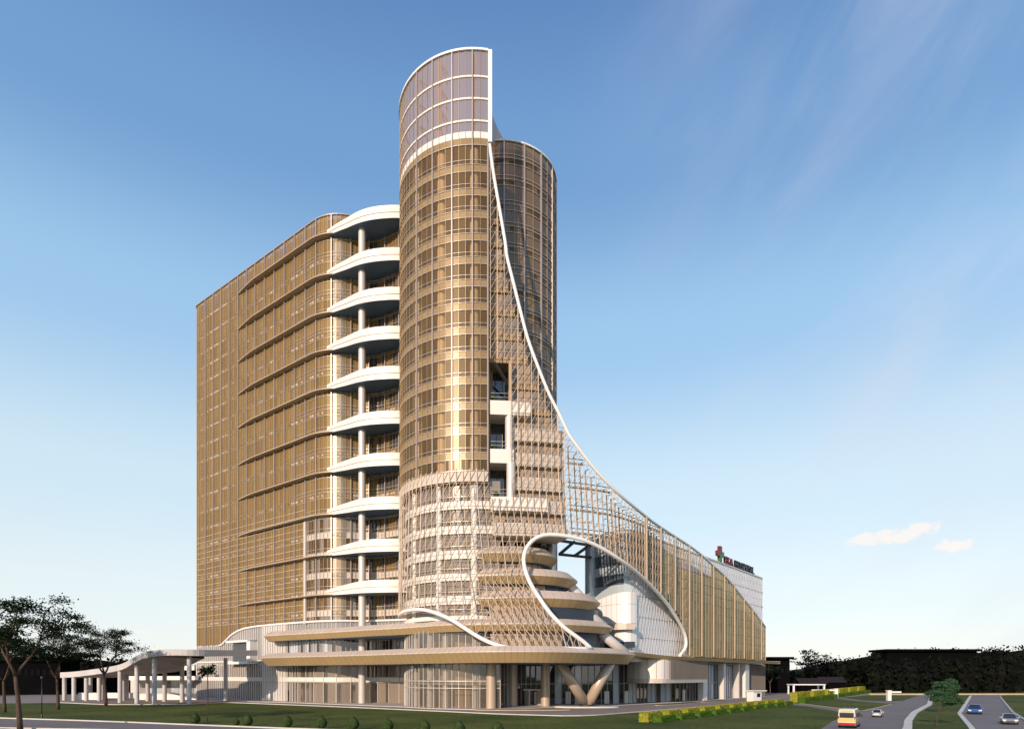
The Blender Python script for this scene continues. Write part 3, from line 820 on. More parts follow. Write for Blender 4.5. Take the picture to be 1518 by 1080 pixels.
# dark lobby glass under the nose
Gw = Curve([(-4.6, 121.6), (-2.4, 125), (.6, 131.5), (5, 136.4), (11, 138.4), (18, 139.8), (25, 143), (32.5, 150.1), (40, 153.9+.5), (50, 165), (60, 177), (75, 194.5)], 8)
m = MB(); panes(m, Gw, 0, Gw.len, 0.02, 8.8, ['dark', 'dark', 'blue'], 1.5)
for t in frange(0, Gw.len, 1.5): post(m, Gw, t, 0, 8.8, .10, .2, 'mull', 0)
rail(m, Gw, 0, Gw.len, 4.3, .14, .2, 'mull'); gl = hb(m, 'entrance_glass')
m = MB(); wall(m, Gw, 2, Gw.len, 0, 9, 'int', -7, 2.); hb(m, 'lobby_wall')
for px in (795, 842, 899, 928, 1013):
    t = Gw.s_at_px(px); m = MB(); post(m, Gw, t, 0.05, 2.7, 1.15, .12, 'offwhite', .06); hb(m, 'entrance_door', gl)
m = MB(); t = Gw.s_at_px(782); a = Gw.at(t, 1.5); m.box((a[0]-1.4, a[1], 1.6), (.12, 1.2, 1.6), 'offwhite', .6); m.box((a[0]+1.6, a[1], 1.6), (.3, 1.2, 1.6), 'offwhite', .6); m.box((a[0], a[1], 3.2), (2, 1.3, .14), 'offwhite', .0); hb(m, 'entrance_porch')
# right side base: pale bays, louvred upper box, columns, big thin canopy
W2 = Curve([(25.5, 143.5), (27.5, 138.8), (31.0, 137.5), (34.6, 140.2), (46.5, 155.2)], 8)
m = MB(); wall(m, W2, 0, W2.len, 5.4, 9.6, 'white', 0)
sL = W2.s_at_px(992)
for t in frange(1, sL, 2.0): post(m, W2, t, 5.4, 9.6, .10, .05, 'mull', 0)
bx = hb(m, 'upper_box')
m = MB()
for t in frange(sL+.3, W2.len-.1, .62): post(m, W2, t, 5.4, 9.4, .30, .35, 'louvre', .01)
hb(m, 'louvres', bx)
m = MB(); rail(m, W2, 0, W2.len, 4.5, .95, .5, 'beige', -.3); m.poly([(x, y, 4.5) for x, y in W2.p+[(40, 158), (25, 150)]], 'soffit'); hb(m, 'beige_band', bx)
for px, wd, mat in ((1035, 2.2, 'white'), (1064, 1.6, 'offwhite'), (1086, .9, 'column'), (1098, 2.8, 'white')):
    t = Gw.s_at_px(px); m = MB(); post(m, Gw, t, 0, 9.2, wd, 1.5, mat, .4); hb(m, 'base_pier')
t0_, t1_ = Gw.s_at_px(1104), Gw.s_at_px(1134)
m = MB(); wall(m, Gw, t0_, min(t1_, Gw.len), 0, 9.4, 'louvre', .8)
for t in frange(t0_, min(t1_, Gw.len), .7): post(m, Gw, t, 0, 9.4, .25, .25, 'louvre', .8)
hb(m, 'louvred_wall')
cf = [(21.5, 127.2), (25.6, 130.8), (30.5, 135.6), (36.0, 140.6), (47, 153.8), (58.5, 169.5), (71.5, 184.5), (80.5, 194.0)]
C1 = Curve(cf, 8); m = MB(); rows = []
for t in frange(0, C1.len, 1.5):
    x, y = C1.at(t); q = t/C1.len; zt = 11.0-.75*min(1, q*5)+.0*q
    nx, ny = C1.nrm(t); d = 12*(1-q)**.8+.2
    rows.append([(x, y, zt), (x-nx*.5, y-ny*.5, zt-.75), (x-nx*d, y-ny*d, zt-.65), (x-nx*d, y-ny*d, zt+.12)])
m.grid(rows, 'faslo', False, True); hb(m, 'entrance_canopy')
# ================================================================== LEFT WING of the hospital
def wy(x): return (137200-960*x)/1222.
wp = [(-88.9, 183.4), (-88.5, 181.9)]+[(x, wy(x)) for x in (-87, -80, -70, -60, -52, -46.5)]+[(-44.3, 147.15), (-42.3, 146.15), (-40.3, 145.65), (-38.3, 145.65), (-36.4, 146.1), (-34.6, 146.6), (-32.6, 146.8), (-30, 146.2), (-27.2, 144.7), (-24.5, 142.9), (-20, 140.5)]
W = Curve(wp, 10)
MJ = [306.1, 317.6, 329.2, 341.6, 354.1, 367.1, 379.9, 393.8, 408, 423.1, 438.2, 454.2, 469.9, 492]
WM = [W.s_at_px(p) for p in MJ]
WM += [WM[-1]+4.2*k for k in range(1, 5) if WM[-1]+4.2*k < W.len-.5]
edges = [0.05]+WM+[W.len]
WE = []
for a, b in zip(edges, edges[1:]):
    n = max(1, round((b-a)/1.06)); WE += [a+(b-a)*i/n for i in range(n)]
WE.append(W.len)
EDGE = [(288, 957), (329, 956), (337, 948), (345, 940), (354, 934.5), (363, 931), (380.8, 928), (414, 924.6), (470, 920.6), (504, 919.7), (537.6, 920.2), (590, 918.5), (620, 917)]
def zb(t):
    x, y = W.at(t); px = CX+F*x/y
    return ZA(interp(EDGE, px), y) if px < 640 else 18
S_REC = W.s_at_px(546); s329 = WM[2]; S454 = WM[11]; S470 = WM[12]
rnd = random.Random(21)
lvls = [24.7, 28.7, 33.2, 37.7]+FLOORS[6:]+[109.5]
lv2 = [14.]+[20.2]+lvls
FL2 = lv2[1:]
for a, b in zip(lv2, lv2[1:]):
    m = MB()
    for s0, s1 in zip(WE, WE[1:]):
        (xa, ya), (xb, yb) = W.at(s0), W.at(s1); zl = max(zb(s0), zb(s1))
        low = b < 43
        clear = low and s0 >= S454-.1
        vis = ['brownglass', 'gold2', 'gold3'] if clear else ['wing1', 'wing1', 'wing2', 'wing3']
        spn = ['beige'] if clear else ['wing2', 'wing1']
        if WM[13]-.1 < s0 < WM[13]+2.7 and a < 103: vis, spn = ['corner_glint'], ['corner_glint']  # pale bay painting the tall sun glint on the curved glass
        if s0 > S_REC and a < 103: vis = ['recess_shade', 'recess_shade', 'wing3']  # darker panes: balcony shade painted into the glass
        if a > 104: vis = spn = ['crown', 'wing2'] if s0 > S454 else ['wing2', 'wing1', 'crown']
        z0, zm, z1 = max(a, zb(s0)), a+.7, b-.7
        if z1 <= zl: continue
        q0 = max(zm, zl)
        if zl > a+.1: q0 = zl
        m.quad((xa, ya, q0), (xb, yb, q0), (xb, yb, z1), (xa, ya, z1), rnd.choice(vis))
        m.quad((xa, ya, z1), (xb, yb, z1), (xb, yb, b), (xa, ya, b), rnd.choice(spn))
        if zl <= a+.1: m.quad((xa, ya, a), (xb, yb, a), (xb, yb, zm), (xa, ya, zm), rnd.choice(spn))
    hb(m, 'wing_window_band')
for z in FL2[:-1]:
    m = MB(); s0 = 0
    low = z < 43
    if low:
        for dz in (-.7, .75, 2.2): rail(m, W, 0, S454, z+dz, .10, .10, 'beige', .0, 2.)
    else:
        for dz in (-.72, .66, 1.45): rail(m, W, 0, W.s_at_px(440), z+dz, .055, .06, 'submull', .0, 2.)
    for dz in (-.72, .66, 1.45): rail(m, W, W.s_at_px(440) if not low else S454, W.len, z+dz, .075, .12, 'rail', .0)
    hb(m, 'wing_transom')
for i, t in enumerate(WM):
    m = MB(); z0 = max(zb(t), 14); post(m, W, t, z0, ROOFW, .22, .40, 'mull', .0); hb(m, 'wing_mullion')
m = MB(); post(m, W, S454, 18, 41.5, .75, .5, 'column', .03); hb(m, 'wing_mullion')
m = MB()
for t in WE:
    if min(abs(t-q) for q in WM) > .2: post(m, W, t, zb(t), ROOFW, .085, .12, 'submull', .0)
hb(m, 'wing_glazing_bars')
m = MB(); rail(m, W, 0, W.len-4, ROOFW-.05, .22, .45, 'mull', -.15); hb(m, 'parapet_cap')
m = MB(); pts = []
for t in frange(W.s_at_px(326), W.len-2, .8):
    x, y = W.at(t, .25); pts.append((x, y, zb(t)))
m.tube(pts, .27, 'trim', 8); hb(m, 'edge_trim')
# inside the wing
m = MB(); wall(m, W, 0, W.len-4, 18.6, 108.5, 'corewing', -4.2, 1.5); hb(m, 'wing_core')
for z in FL2[:-1]:
    m = MB(); rail(m, W, .3, W.len-4, z-.2, .4, 4.2, 'slab', -4.2, 1.5); hb(m, 'wing_floor')
for k, t in enumerate(WM):
    x, y = W.at(t, -1.6); m = MB(); m.lathe((x, y, 18), [(.55, 0), (.55, 88)], 'corewing', 12); hb(m, 'wing_column')
bk = [W.at(t) for t in frange(0, W.len-3, 3)]+[(-14, 152), (-52, 200), (-76, 204)]
m = MB(); m.poly([(x, y, 108.6) for x, y in bk], 'grey'); hb(m, 'roof')
m = MB()
pb = [W.at(W.len-3)]+[(-14, 152), (-52, 200), (-76, 204), W.at(0)]
m.grid([[(x, y, 0) for x, y in pb], [(x, y, 109.2) for x, y in pb]], 'wing1', False); hb(m, 'rear_wall')
t = WM[13]+1.3; x, y = W.at(t, -1.5); m = MB(); m.lathe((x, y, 18), [(1.15, 0), (1.15, 86)], 'trim', 20); hb(m, 'corner_glint_column')  # white column; its bright face also stands in for the glass's sun glint
# ledges and balconies, one of each on every second floor
BCV = Curve([(-41.4, 145.1), (-40.1, 144.35), (-38.3, 143.4), (-36.4, 142.5), (-33.3, 140.9), (-30.1, 139.9), (-26.6, 139.4), (-24.0, 139.4), (-20.5, 139.8)], 10)
s354, s495 = WM[4]-.2, W.s_at_px(497)
LEDGE = [104.5, 95.4, 86.9, 78.5, 69.9, 60.3, 51.3, 41.9, 32.8, 24.0]
for z in LEDGE:
    m = MB()
    f = lambda t: .15+1.30*min(1., max(0., (t-s354)/9.))**.6
    rows = []
    for t in frange(s354, s495, .8):
        d = f(t); a, b = W.at(t, -.02), W.at(t, d)
        rows.append([(a[0], a[1], z+.02), (b[0], b[1], z+.08), (b[0], b[1], z+.28), (a[0], a[1], z+.40)])
    m.grid(rows, 'ledge', False, True); m.poly(rows[0], 'ledge'); hb(m, 'ledge')
    # balcony: two-tier white fascia that swells towards the tower, thin leaf-shaped slab
    m = MB(); hgt = lambda t: 1.25+1.5*math.sin(PI/2*min(1., t/14.))
    lo = []; 
    wall(m, BCV, 0, BCV.len, z, lambda t: z+hgt(t)*.42, 'white', 0, .5)
    wall(m, BCV, 0, BCV.len, lambda t: z+hgt(t)*.42+.10, lambda t: z+hgt(t), 'white', .07, .5)
    rows = []
    for t in frange(0, BCV.len, .5):
        a, b, i_ = BCV.at(t, .07), BCV.at(t, .0), BCV.at(t, -.35); h = hgt(t)
        rows.append([(b[0], b[1], z+h*.42), (b[0], b[1], z+h*.42+.1), (a[0], a[1], z+h*.42+.1)])
        m.v  # rim
    m.grid(rows, 'joint', False)
    rows = []
    for t in frange(0, BCV.len, .5):
        a, i_ = BCV.at(t, .07), BCV.at(t, -.3); h = hgt(t)
        rows.append([(a[0], a[1], z+h), (i_[0], i_[1], z+h), (i_[0], i_[1], z+.4)])
    m.grid(rows, 'white', False)
    bal = hb(m, 'balcony')
    m = MB(); fr = [BCV.at(t, -.01) for t in frange(0, BCV.len, .5)]; wl = [W.at(t, .05) for t in frange(W.s_at_px(494), W.len-1, .7)]
    o = fr+wl[::-1]
    for k in range(len(fr)-1):
        q0 = wl[min(len(wl)-1, int(k*len(wl)/len(fr)))]; q1 = wl[min(len(wl)-1, int((k+1)*len(wl)/len(fr)))]
        a, b = fr[k], fr[k+1]
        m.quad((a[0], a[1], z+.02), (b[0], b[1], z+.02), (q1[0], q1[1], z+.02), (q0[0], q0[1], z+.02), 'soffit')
        m.quad((a[0], a[1], z+.38), (b[0], b[1], z+.38), (q1[0], q1[1], z+.38), (q0[0], q0[1], z+.38), 'offwhite')
    hb(m, 'balcony_soffit', bal)
m = MB(); m.lathe((-33.15, 143.2, 0), [(.80, 0), (.80, 107)], 'column', 22); hb(m, 'balcony_column')

# ---- podium of the wing: white fins, translucent glass, dark ribbon windows
m = MB()
for s0, s1 in zip(WE, WE[1:]):
    (xa, ya), (xb, yb) = W.at(s0), W.at(s1); za, zb_ = zb(s0), zb(s1); px = CX+F*xa/ya
    glazed = px > 418
    m.quad((xa, ya, 0.02), (xb, yb, 0.02), (xb, yb, 9), (xa, ya, 9), rnd.choice(['clear', 'brownglass', 'brownglass']) if glazed else rnd.choice(['milk', 'brownglass', 'brownglass']))
    m.quad((xa, ya, 9), (xb, yb, 9), (xb, yb, 14.6), (xa, ya, 14.6), rnd.choice(['blue', 'dark', 'milk']) if px > 400 else 'milk')
    m.quad((xa, ya, 14.6), (xb, yb, 14.6), (xb, yb, max(zb_, 14.61)), (xa, ya, max(za, 14.61)), 'milk')
pg = hb(m, 'podium_glass')
m = MB()
for i, t in enumerate(WE[:-1]):
    px = CX+F*W.at(t)[0]/W.at(t)[1]
    wide = 388 < px < 424
    if px > 440 and i % 3:
        post(m, W, t, 9, zb(t), .08, .12, 'offwhite', .0); continue
    post(m, W, t, 0, zb(t) if zb(t) > 14.1 else 14.1, (.30 if wide else .12), .30 if wide else .2, 'white' if px < 440 else 'offwhite', .0)
    if wide: post(m, W, t+.5, 0, zb(t), .22, .2, 'white', .0)
hb(m, 'podium_fins', pg)
m = MB()
rail(m, W, 0, W.len-2, 4.7, 1.0, .10, 'white', .0); rail(m, W, W.s_at_px(395), W.len-2, 4.45, .12, .3, 'rail', 0); rail(m, W, 0, W.s_at_px(402), 9.6, .35, .12, 'white', 0); hb(m, 'podium_rail', pg)
m = MB(); wall(m, W, 0, W.len-2, 0, 18.3, 'int', -4, 1.5); rail(m, W, 0, W.len-2, 8.7, .5, 4, 'slab', -4, 1.5); rail(m, W, 0, W.len-2, 13.9, .5, 4, 'slab', -4, 1.5); hb(m, 'lobby_wall')
for px in (463, 498, 560, 585):
    t = W.s_at_px(px); x, y = W.at(t, -1.2); m = MB(); m.lathe((x, y, 0), [(.6, 0), (.6, 18)], 'white', 14); hb(m, 'lobby_column')
for px in (402, 427):
    t = W.s_at_px(px); m = MB(); post(m, W, t, .05, 2.6, 1.1, .1, 'trim' if px < 410 else 'grey', .36); hb(m, 'entrance_door', pg)
# white box bay above the porch
t0, t1 = W.s_at_px(347), W.s_at_px(383)
m = MB()
for a, b, z0, z1, d, mat in ((t0, t1, 14.5, 15.0, 2.2, 'trim'), (t1-1.6, t1, 9.3, 15.0, 2.2, 'trim'), (t0, t1, 9.0, 9.6, 2.2, 'trim')):
    rail(m, W, a, b, z0, z1-z0, d, mat, .05)
wall(m, W, t0, t1-1.6, 9.6, 14.5, 'dark', .35)
hb(m, 'porch_bay')

# ================================================================== ANNEX with the roof sign
def ay(x): return (78300+960*x)/759.
AX1, AY1 = 77.6, 201.3
AN = thing('annex_building', (45, 170, 0), 'white annex block with diamond patterned cladding behind the gold screen', 'building')
ZR = 36.3
ap = [(19.4, 156), (17.9, 148), (17.0, 143.6), (20.6, 138.0), (23.0, 135.3), (24.6, 135.1), (26.4, 136.55), (29, 139.84), (40, ay(40)), (52, ay(52)), (64, ay(64)), (AX1-.6, ay(AX1-.6)), (AX1, AY1+.3), (AX1-3, AY1+5)]
A = Curve(ap, 8)
SC = A.s_at_px(935)
m = MB()
for z0 in range(9, 36, 3): panes(m, A, 0, SC, z0, min(ZR, z0+3), ['blue'], 1.6)
ag = hb(m, 'corner_glass', AN)
for z0, z1 in ((25.2, 27.4), (29.3, 31.8)):
    m = MB(); wall(m, A, 2, A.s_at_px(925), z0, z1, 'ribbon', .08); hb(m, 'ribbon_window', AN)
m = MB(); wall(m, A, SC, A.len, 9, ZR, 'annexwhite', 0, 2.); hb(m, 'wall', AN)
m = MB(); zsh = lambda t: 10+13.5*math.sin(PI/2*min(1, max(.0, (t-SH0)/(SC-SH0))))**.6
SH0 = A.s_at_px(868); wall(m, A, SH0, SC+1.5, 9.3, zsh, 'annexwhite', .35, .6)
for t in frange(SH0, SC, 1.5): post(m, A, t, 9.3, zsh(t), .05, .06, 'mull', .35)
for z in (13, 17, 21): rail(m, A, A.s_at_px(885), SC+1, z, .05, .05, 'mull', .36)
hb(m, 'white_shell', AN)
m = MB()
for z in (14.1, 18.5, 22.9, 27.3, 31.7): rail(m, A, SC, A.len-.5, z, .09, .04, 'joint', 0, 2.)
hb(m, 'panel_joint', AN)
m = MB()                      # diamond relief of the cladding: two families of slender ribs
LA = A.len
for sgn in (1, -1):
    k = -8
    while SC+k*1.35 < LA+8:
        a = SC+k*1.35; P_ = []
        for q in range(0, 57):
            z = 9.4+q*(ZR-9.4)/56.; t = a+sgn*(z-9.4)*.30+(0 if sgn > 0 else 8)
            if SC <= t <= LA-5.8: P_.append(A.at(t, .06)+(z,))
        if len(P_) > 1: m.tube(P_, .035, 'annexwhite', 4, False)
        k += 1
hb(m, 'diamond_relief', AN)
m = MB(); rail(m, A, 0, A.len, ZR-.1, .35, .3, 'trim', -.1); hb(m, 'roof_edge', AN)
m = MB(); o = [A.at(t) for t in frange(0, A.len, 2)]+[(62, 215), (26, 172)]; m.poly([(x, y, ZR-.6) for x, y in o], 'grey'); hb(m, 'roof', AN)
m = MB(); o2 = [A.at(A.len), (62, 215), (26, 172), A.at(0)]; m.grid([[(x, y, 0) for x, y in o2], [(x, y, ZR-.2) for x, y in o2]], 'offwhite', False); hb(m, 'rear_wall', AN)
m = MB(); o = [A.at(t) for t in frange(0, A.len, 2)]; m.poly([(x, y, 9.2) for x, y in o+[(62, 215), (26, 172)]], 'soffit'); hb(m, 'underside', AN)
for z, px0, px1, mat in ((15.6, 893, 934, 'fasup'), (11.9, 905, 934, 'darkwall')):
    m = MB(); rail(m, A, A.s_at_px(px0), A.s_at_px(px1), z, 1.2, 1.5, mat, .36); hb(m, 'balcony', AN)
# atrium truss seen in the head of the opening
m = MB()
for p, q in (((9.6, 131, 30.6), (17, 140, 31.6)), ((9.6, 131, 33.4), (17, 140, 34.2)), ((9.6, 131, 30.6), (13, 135, 34)), ((13, 135, 31), (16.5, 139.5, 34))): m.bar(p, q, .5, 'darksteel')
hb(m, 'atrium_truss')
m = MB(); m.lathe((17.3, 142.2, 9), [(1.3, 0), (1.3, 26.5)], 'blue', 20); hb(m, 'atrium_glass')

# roof sign
ux, uy = 759/1224., 960/1224.
ang = math.atan2(uy, ux)
px_s = 1062.5
sx = A.at(A.s_at_px(px_s))
SG = thing('rooftop_sign', (sx[0], sx[1], ZR+.25), 'rooftop sign with red and green cross and the words EKA HOSPITAL', 'sign', rz=ang)
def ext(poly, y0, y1, mat):
    m = MB(); m.poly([(x, y0, z) for x, z in poly], mat); m.poly([(x, y1, z) for x, z in poly][::-1], mat)
    m.grid([[(x, y0, z) for x, z in poly], [(x, y1, z) for x, z in poly]], mat, False, True); return m
def at_px(px):        # distance along the sign at which image column px is reached
    lo, hi = -5., 60.
    for _ in range(40):
        mm = (lo+hi)/2
        if CX+F*(sx[0]+ux*mm)/(sx[1]+uy*mm) < px: lo = mm
        else: hi = mm
    return lo
c0, c1 = at_px(1062.2), at_px(1071.2); cw = c1-c0; a3 = cw/3.; hh = 4.1; b3 = hh/3.
x0, x1, x2, x3 = c0, c0+a3, c0+2*a3, c1
z0, z1, z2, z3 = 0., b3, 2*b3, hh
red = [(x1, z1), (x2, z2), (x2, z3), (x1, z3), (x1, z2), (x0, z2), (x0, z1)]
grn = [(x1+.05, z1-.02), (x1+.05, z0), (x2, z0), (x2, z1), (x3, z1), (x3, z2), (x2+.02, z2-.02)]
ext(red, -.45, .35, 'red').build('red_cross_arm', SG, True); ext(grn, -.45, .35, 'green').build('green_cross_arm', SG, True)
def letter(ch, xa, xb, h, mat):
    cu = bpy.data.curves.new('letter', 'FONT'); cu.body = ch; cu.size = 1; cu.extrude = .14; cu.offset = .012
    o = bpy.data.objects.new('letter_src', cu); COL.objects.link(o)
    dg = bpy.context.evaluated_depsgraph_get(); me = bpy.data.meshes.new_from_object(o.evaluated_get(dg))
    bpy.data.objects.remove(o)
    vs = [v.co.copy() for v in me.vertices]; mx = max(v.x for v in vs); mn = min(v.x for v in vs); ny = min(v.y for v in vs); my = max(v.y for v in vs)
    for v in me.vertices:
        v.co = ((v.co.x-mn)/(mx-mn)*(xb-xa)+xa, -v.co.z*2.0-.05, (v.co.y-ny)/(my-ny)*h)
    me.materials.clear(); me.materials.append(M[mat])
    ob = bpy.data.objects.new('letter', me); COL.objects.link(ob); ob.parent = SG; return ob
word = 'EKA HOSPITAL'; wid = {'I': .45, ' ': .55, 'L': .85, 'E': .9}
tot = sum(wid.get(c, 1.0)+.18 for c in word)
L0, L1 = at_px(1073.6), at_px(1117.6); kx = (L1-L0)/tot; xx = L0
for c in word:
    wd = wid.get(c, 1.0)
    if c != ' ': letter(c, xx, xx+wd*kx, 2.0, 'red' if xx < L0+3.6*kx else 'black')
    xx += (wd+.18)*kx

# ================================================================== PORTICO: sloping ring canopy on columns, left
PT = thing('curved_portico', (-75, 155, 0), 'long curved white canopy on round columns left of the hospital', 'portico')
cpx = [(382, 963, 974, 153), (345, 963, 975, 146), (305, 962.5, 974, 139), (280, 962, 973, 136.6), (255, 961.5, 973, 136), (229, 963, 974.5, 136.4), (210, 967.5, 979, 138.6), (196, 975, 986.5, 141), (178, 984, 993, 143.5), (147, 990, 1000, 153), (112, 994.5, 1004.5, 155.5), (89, 996, 1006, 158)]
fr = catmull([(XA(p, Y), Y, ZA(t, Y)) for p, t, b, Y in cpx], 6)
PC = Curve([(p[0], p[1]) for p in fr], smooth=False)
def zt_(t):
    i, k = PC._i(t); return fr[i][2]+(fr[i+1][2]-fr[i][2])*k
m = MB(); rows = []
for t in frange(0, PC.len, 1.2):
    # travelling right to left: the outer (camera) edge is at offset 0, the slab reaches back 7 m
    a = PC.at(t); n = PC.nrm(t); d = 13.
    z = zt_(t); b = (a[0]+n[0]*d, a[1]+n[1]*d)
    rows.append([(a[0], a[1], z), (a[0], a[1], z-1.3), (b[0], b[1], z-1.3), (b[0], b[1], z)])
m.grid(rows, 'concrete', False, True); m.poly(rows[0], 'concrete'); m.poly(rows[-1], 'concrete'); m.build('canopy', PT)
for px, by in ((334.4, 1037.7), (280.5, 1043), (270, 1040), (244, 1039), (229, 1043), (219, 1038.5), (203, 1042), (188, 1036), (183, 1038), (178, 1041), (154, 1037), (147, 1038), (134, 1036), (128, 1038), (109.5, 1038), (95.5, 1037.3)):
    x, Y = G(px, by)
    # nearest canopy height
    best = min(fr, key=lambda p: abs(p[0]-x)+.3*abs(p[1]-Y)); t = best[2]-1.25
    m = MB(); r_ = .47
    m.lathe((x, Y, 0), [(r_, 0), (r_, max(3, t))], 'concrete', 16); m.build('column', PT)
# low glazed pavilion behind it
PV = thing('glass_pavilion', (-98, 190, 0), 'low white pavilion with pale glass panels behind the curved portico', 'building')
def q(px, Y, z): return (XA(px, Y), Y, z)
m = MB(); m.box((XA(252, 188), 188, 8.2), (9.5, 5, .6), 'white'); m.build('upper_roof', PV)
m = MB(); m.box((XA(252, 185), 185, 5.4), (10.5, 7, .55), 'trim'); m.build('lower_roof', PV)
m = MB()
for k in range(8): m.box((XA(213, 184)+k*2.2, 184, 2.6), (1.07, .06, 2.3), 'blue' if k % 3 else 'milk')
m.build('glass_wall', PV)
m = MB(); m.box((XA(250, 190), 190, 6.9), (9, 4, .9), 'wood_dark'); m.box((XA(250, 188), 189, 2.4), (9.6, 3.5, 2.4), 'offwhite'); m.build('wall', PV)
for nm, px0, px1, py0, py1, by, lab in (('low_wall', 118, 145, 1026, 1037, 1036.5, 'short bright white boundary wall between the far portico columns'), ('low_wall', 160, 206, 1026, 1035, 1034, 'long pale low wall behind the middle portico columns'), ('low_wall', 206, 292, 1027, 1036, 1036.5, 'pale low wall in front of the glass pavilion')):
    Y = CZ*F/(by-HZ); m = MB(); xa, xb = XA(px0, Y), XA(px1, Y); h = (by-py0)*Y/F
    m.box(((xa+xb)/2, Y, h/2-.1), ((xb-xa)/2, .35, h/2-.1), 'trim'); m.box(((xa+xb)/2, Y, h-.1), ((xb-xa)/2+.08, .43, .1), 'white'); o = m.build(nm); tag(o, lab, 'wall')
# ================================================================== GROUND
def flat(name, polys, mat, z, kind='structure'):
    m = MB()
    for P in polys: m.poly([(x, y, z) for x, y in P], mat)
    o = m.build(name); o['kind'] = kind; return o
m = MB(); m.quad((-2500, -200, 0), (2500, -200, 0), (2500, 3500, 0), (-2500, 3500, 0), 'grass'); struct(m, 'ground')
g = G
# drive round the building (paving) and the pale plaza at its foot
near = [(-140, 118), g(0, 1042), g(90, 1041), g(160, 1044), g(280, 1043.5), g(336, 1040.6), g(437, 1044.6), g(526, 1048.2), g(620, 1052.4), g(657, 1054), g(740, 1058), g(838, 1060.8), g(876, 1060.2), g(930, 1056), g(1000, 1050.5), g(1060, 1045.2), g(1112, 1041), g(1165, 1039), g(1236, 1034.6)]
far = [(140, 235), (60, 260), (-160, 260)]
flat('driveway', [near+far], 'paving', .006)
pl = [(-92, 186)]+[(x, wy(x)-4.2) for x in (-80, -66)]+[g(340, 1038.7), g(437, 1041.2), g(560, 1046), g(600, 1047.5), g(640, 1050), g(700, 1051.4), g(735, 1052.4), g(770, 1050.5), g(810, 1048.2), g(840, 1047), g(872, 1047.2), g(905, 1045.6), g(960, 1042.6), g(1010, 1040.5), g(1080, 1035.6), g(1140, 1030.9), (60, 215), (-50, 215)]
flat('plaza_paving', [pl], 'plaza', .011)
def kerbline(name, pts, w=.3, h=.13, mat='kerb', kind='structure'):
    m = MB(); c = Curve(pts, smooth=False); rows = []
    for t in frange(0, c.len, 3.):
        a, b = c.at(t, w/2), c.at(t, -w/2); rows.append([(a[0], a[1], -.02), (a[0], a[1], h), (b[0], b[1], h), (b[0], b[1], -.02)])
    m.grid(rows, mat, False, False); m.poly(rows[0], mat); m.poly(rows[-1], mat); o = m.build(name); o['kind'] = kind; return o
kerbline('drive_kerb', near[2:18], .45, .12)
kerbline('plaza_kerb', pl[3:17], .35, .10)
# front road, lower left
ln = [(-160, 128.3), g(0, 1064), g(110.7, 1067.4), g(197.6, 1070.5), g(300, 1074.6), g(414, 1079), (-10, 69.), (20, 58)]
lf = [(20, 40), (-20, 55), g(170, 1081.5), g(0, 1078.5), (-160, 108)]
flat('front_road', [ln+lf], 'asphalt', .006)
kerbline('front_kerb', ln, .45, .14)
kerbline('front_kerb_near', lf[::-1][0:5], .4, .12)
# island under the V column and planting strips on the drive
m = MB(); c = [(14.3+6.2*math.cos(a)*1., 124.1+2.6*math.sin(a)) for a in [2*PI*k/28 for k in range(28)]]
m.grid([[(x, y, 0) for x, y in c], [(x, y, .28) for x, y in c]], 'kerb', False, True); m.poly([(x, y, .28) for x, y in c], 'plaza'); struct(m, 'island_kerb')
for i, (cx, cy, rx, ry, rot) in enumerate(((2.0, 114.5, 8.5, 1.6, .05), (35, 138, 9, 1.4, .85), (47.5, 153, 7, 1.2, .9))):
    P = []
    for k in range(24):
        a = 2*PI*k/24; x, y = rx*math.cos(a), ry*math.sin(a); P.append((cx+x*math.cos(rot)-y*math.sin(rot), cy+x*math.sin(rot)+y*math.cos(rot)))
    m = MB(); m.grid([[(x, y, 0) for x, y in P], [(x, y, .14) for x, y in P]], 'beigekerb', False, True); m.poly([(x, y, .14) for x, y in P], 'grass' if i else 'paving'); struct(m, 'drive_island')
# right-hand avenue: two carriageways, a planted median, a side lane
ra = [g(1216.8, 1080), g(1234.6, 1068), g(1260, 1059.5), g(1279.6, 1053.8), g(1323.6, 1043), g(1351, 1033.7), g(1362, 1030.6)]
rb = [g(1380, 1030.6), g(1378, 1044), g(1356, 1055.7), g(1346.6, 1068), g(1345.6, 1080)]
dn = (-.565*60, -.825*60)
def ext_(p): return (p[0]+dn[0], p[1]+dn[1])
flat('avenue_road', [[ext_(ra[0])]+ra+[(128, 212), (140, 212)]+rb+[ext_(rb[-1])]], 'asphalt', .007)
rc = [g(1440.9, 1080), g(1422, 1057.8), g(1424, 1055), g(1436.7, 1034.7), g(1439, 1030.8)]
rd = [g(1482.6, 1030.8), g(1482.8, 1032.6), g(1501.6, 1055.7), g(1518, 1066), g(1545, 1080)]
flat('avenue_road_east', [[ext_(rc[0])]+rc+[(150, 212), (165, 212)]+rd+[ext_(rd[-1])]], 'asphalt', .007)
kerbline('median_kerb', [ext_(rb[-1])]+rb[::-1], .9, .16)
kerbline('median_kerb_east', [ext_(rc[0])]+rc, .55, .16)
kerbline('avenue_kerb_east', [ext_(rd[-1])]+rd[::-1], .4, .14, 'grey')
flat('side_lane', [[g(1165, 1039.2), g(1200, 1044.6), g(1240, 1049.5), g(1279.6, 1053.8), g(1262, 1059), g(1235, 1052.5), g(1200, 1047), g(1172, 1043.8), g(1150, 1041)]], 'asphalt', .0105)
kerbline('lane_kerb', [g(1186, 1042.3), g(1240, 1049.2), g(1278, 1053.3), g(1300, 1048.8), g(1322, 1043.4)], .3, .12, 'beigekerb')
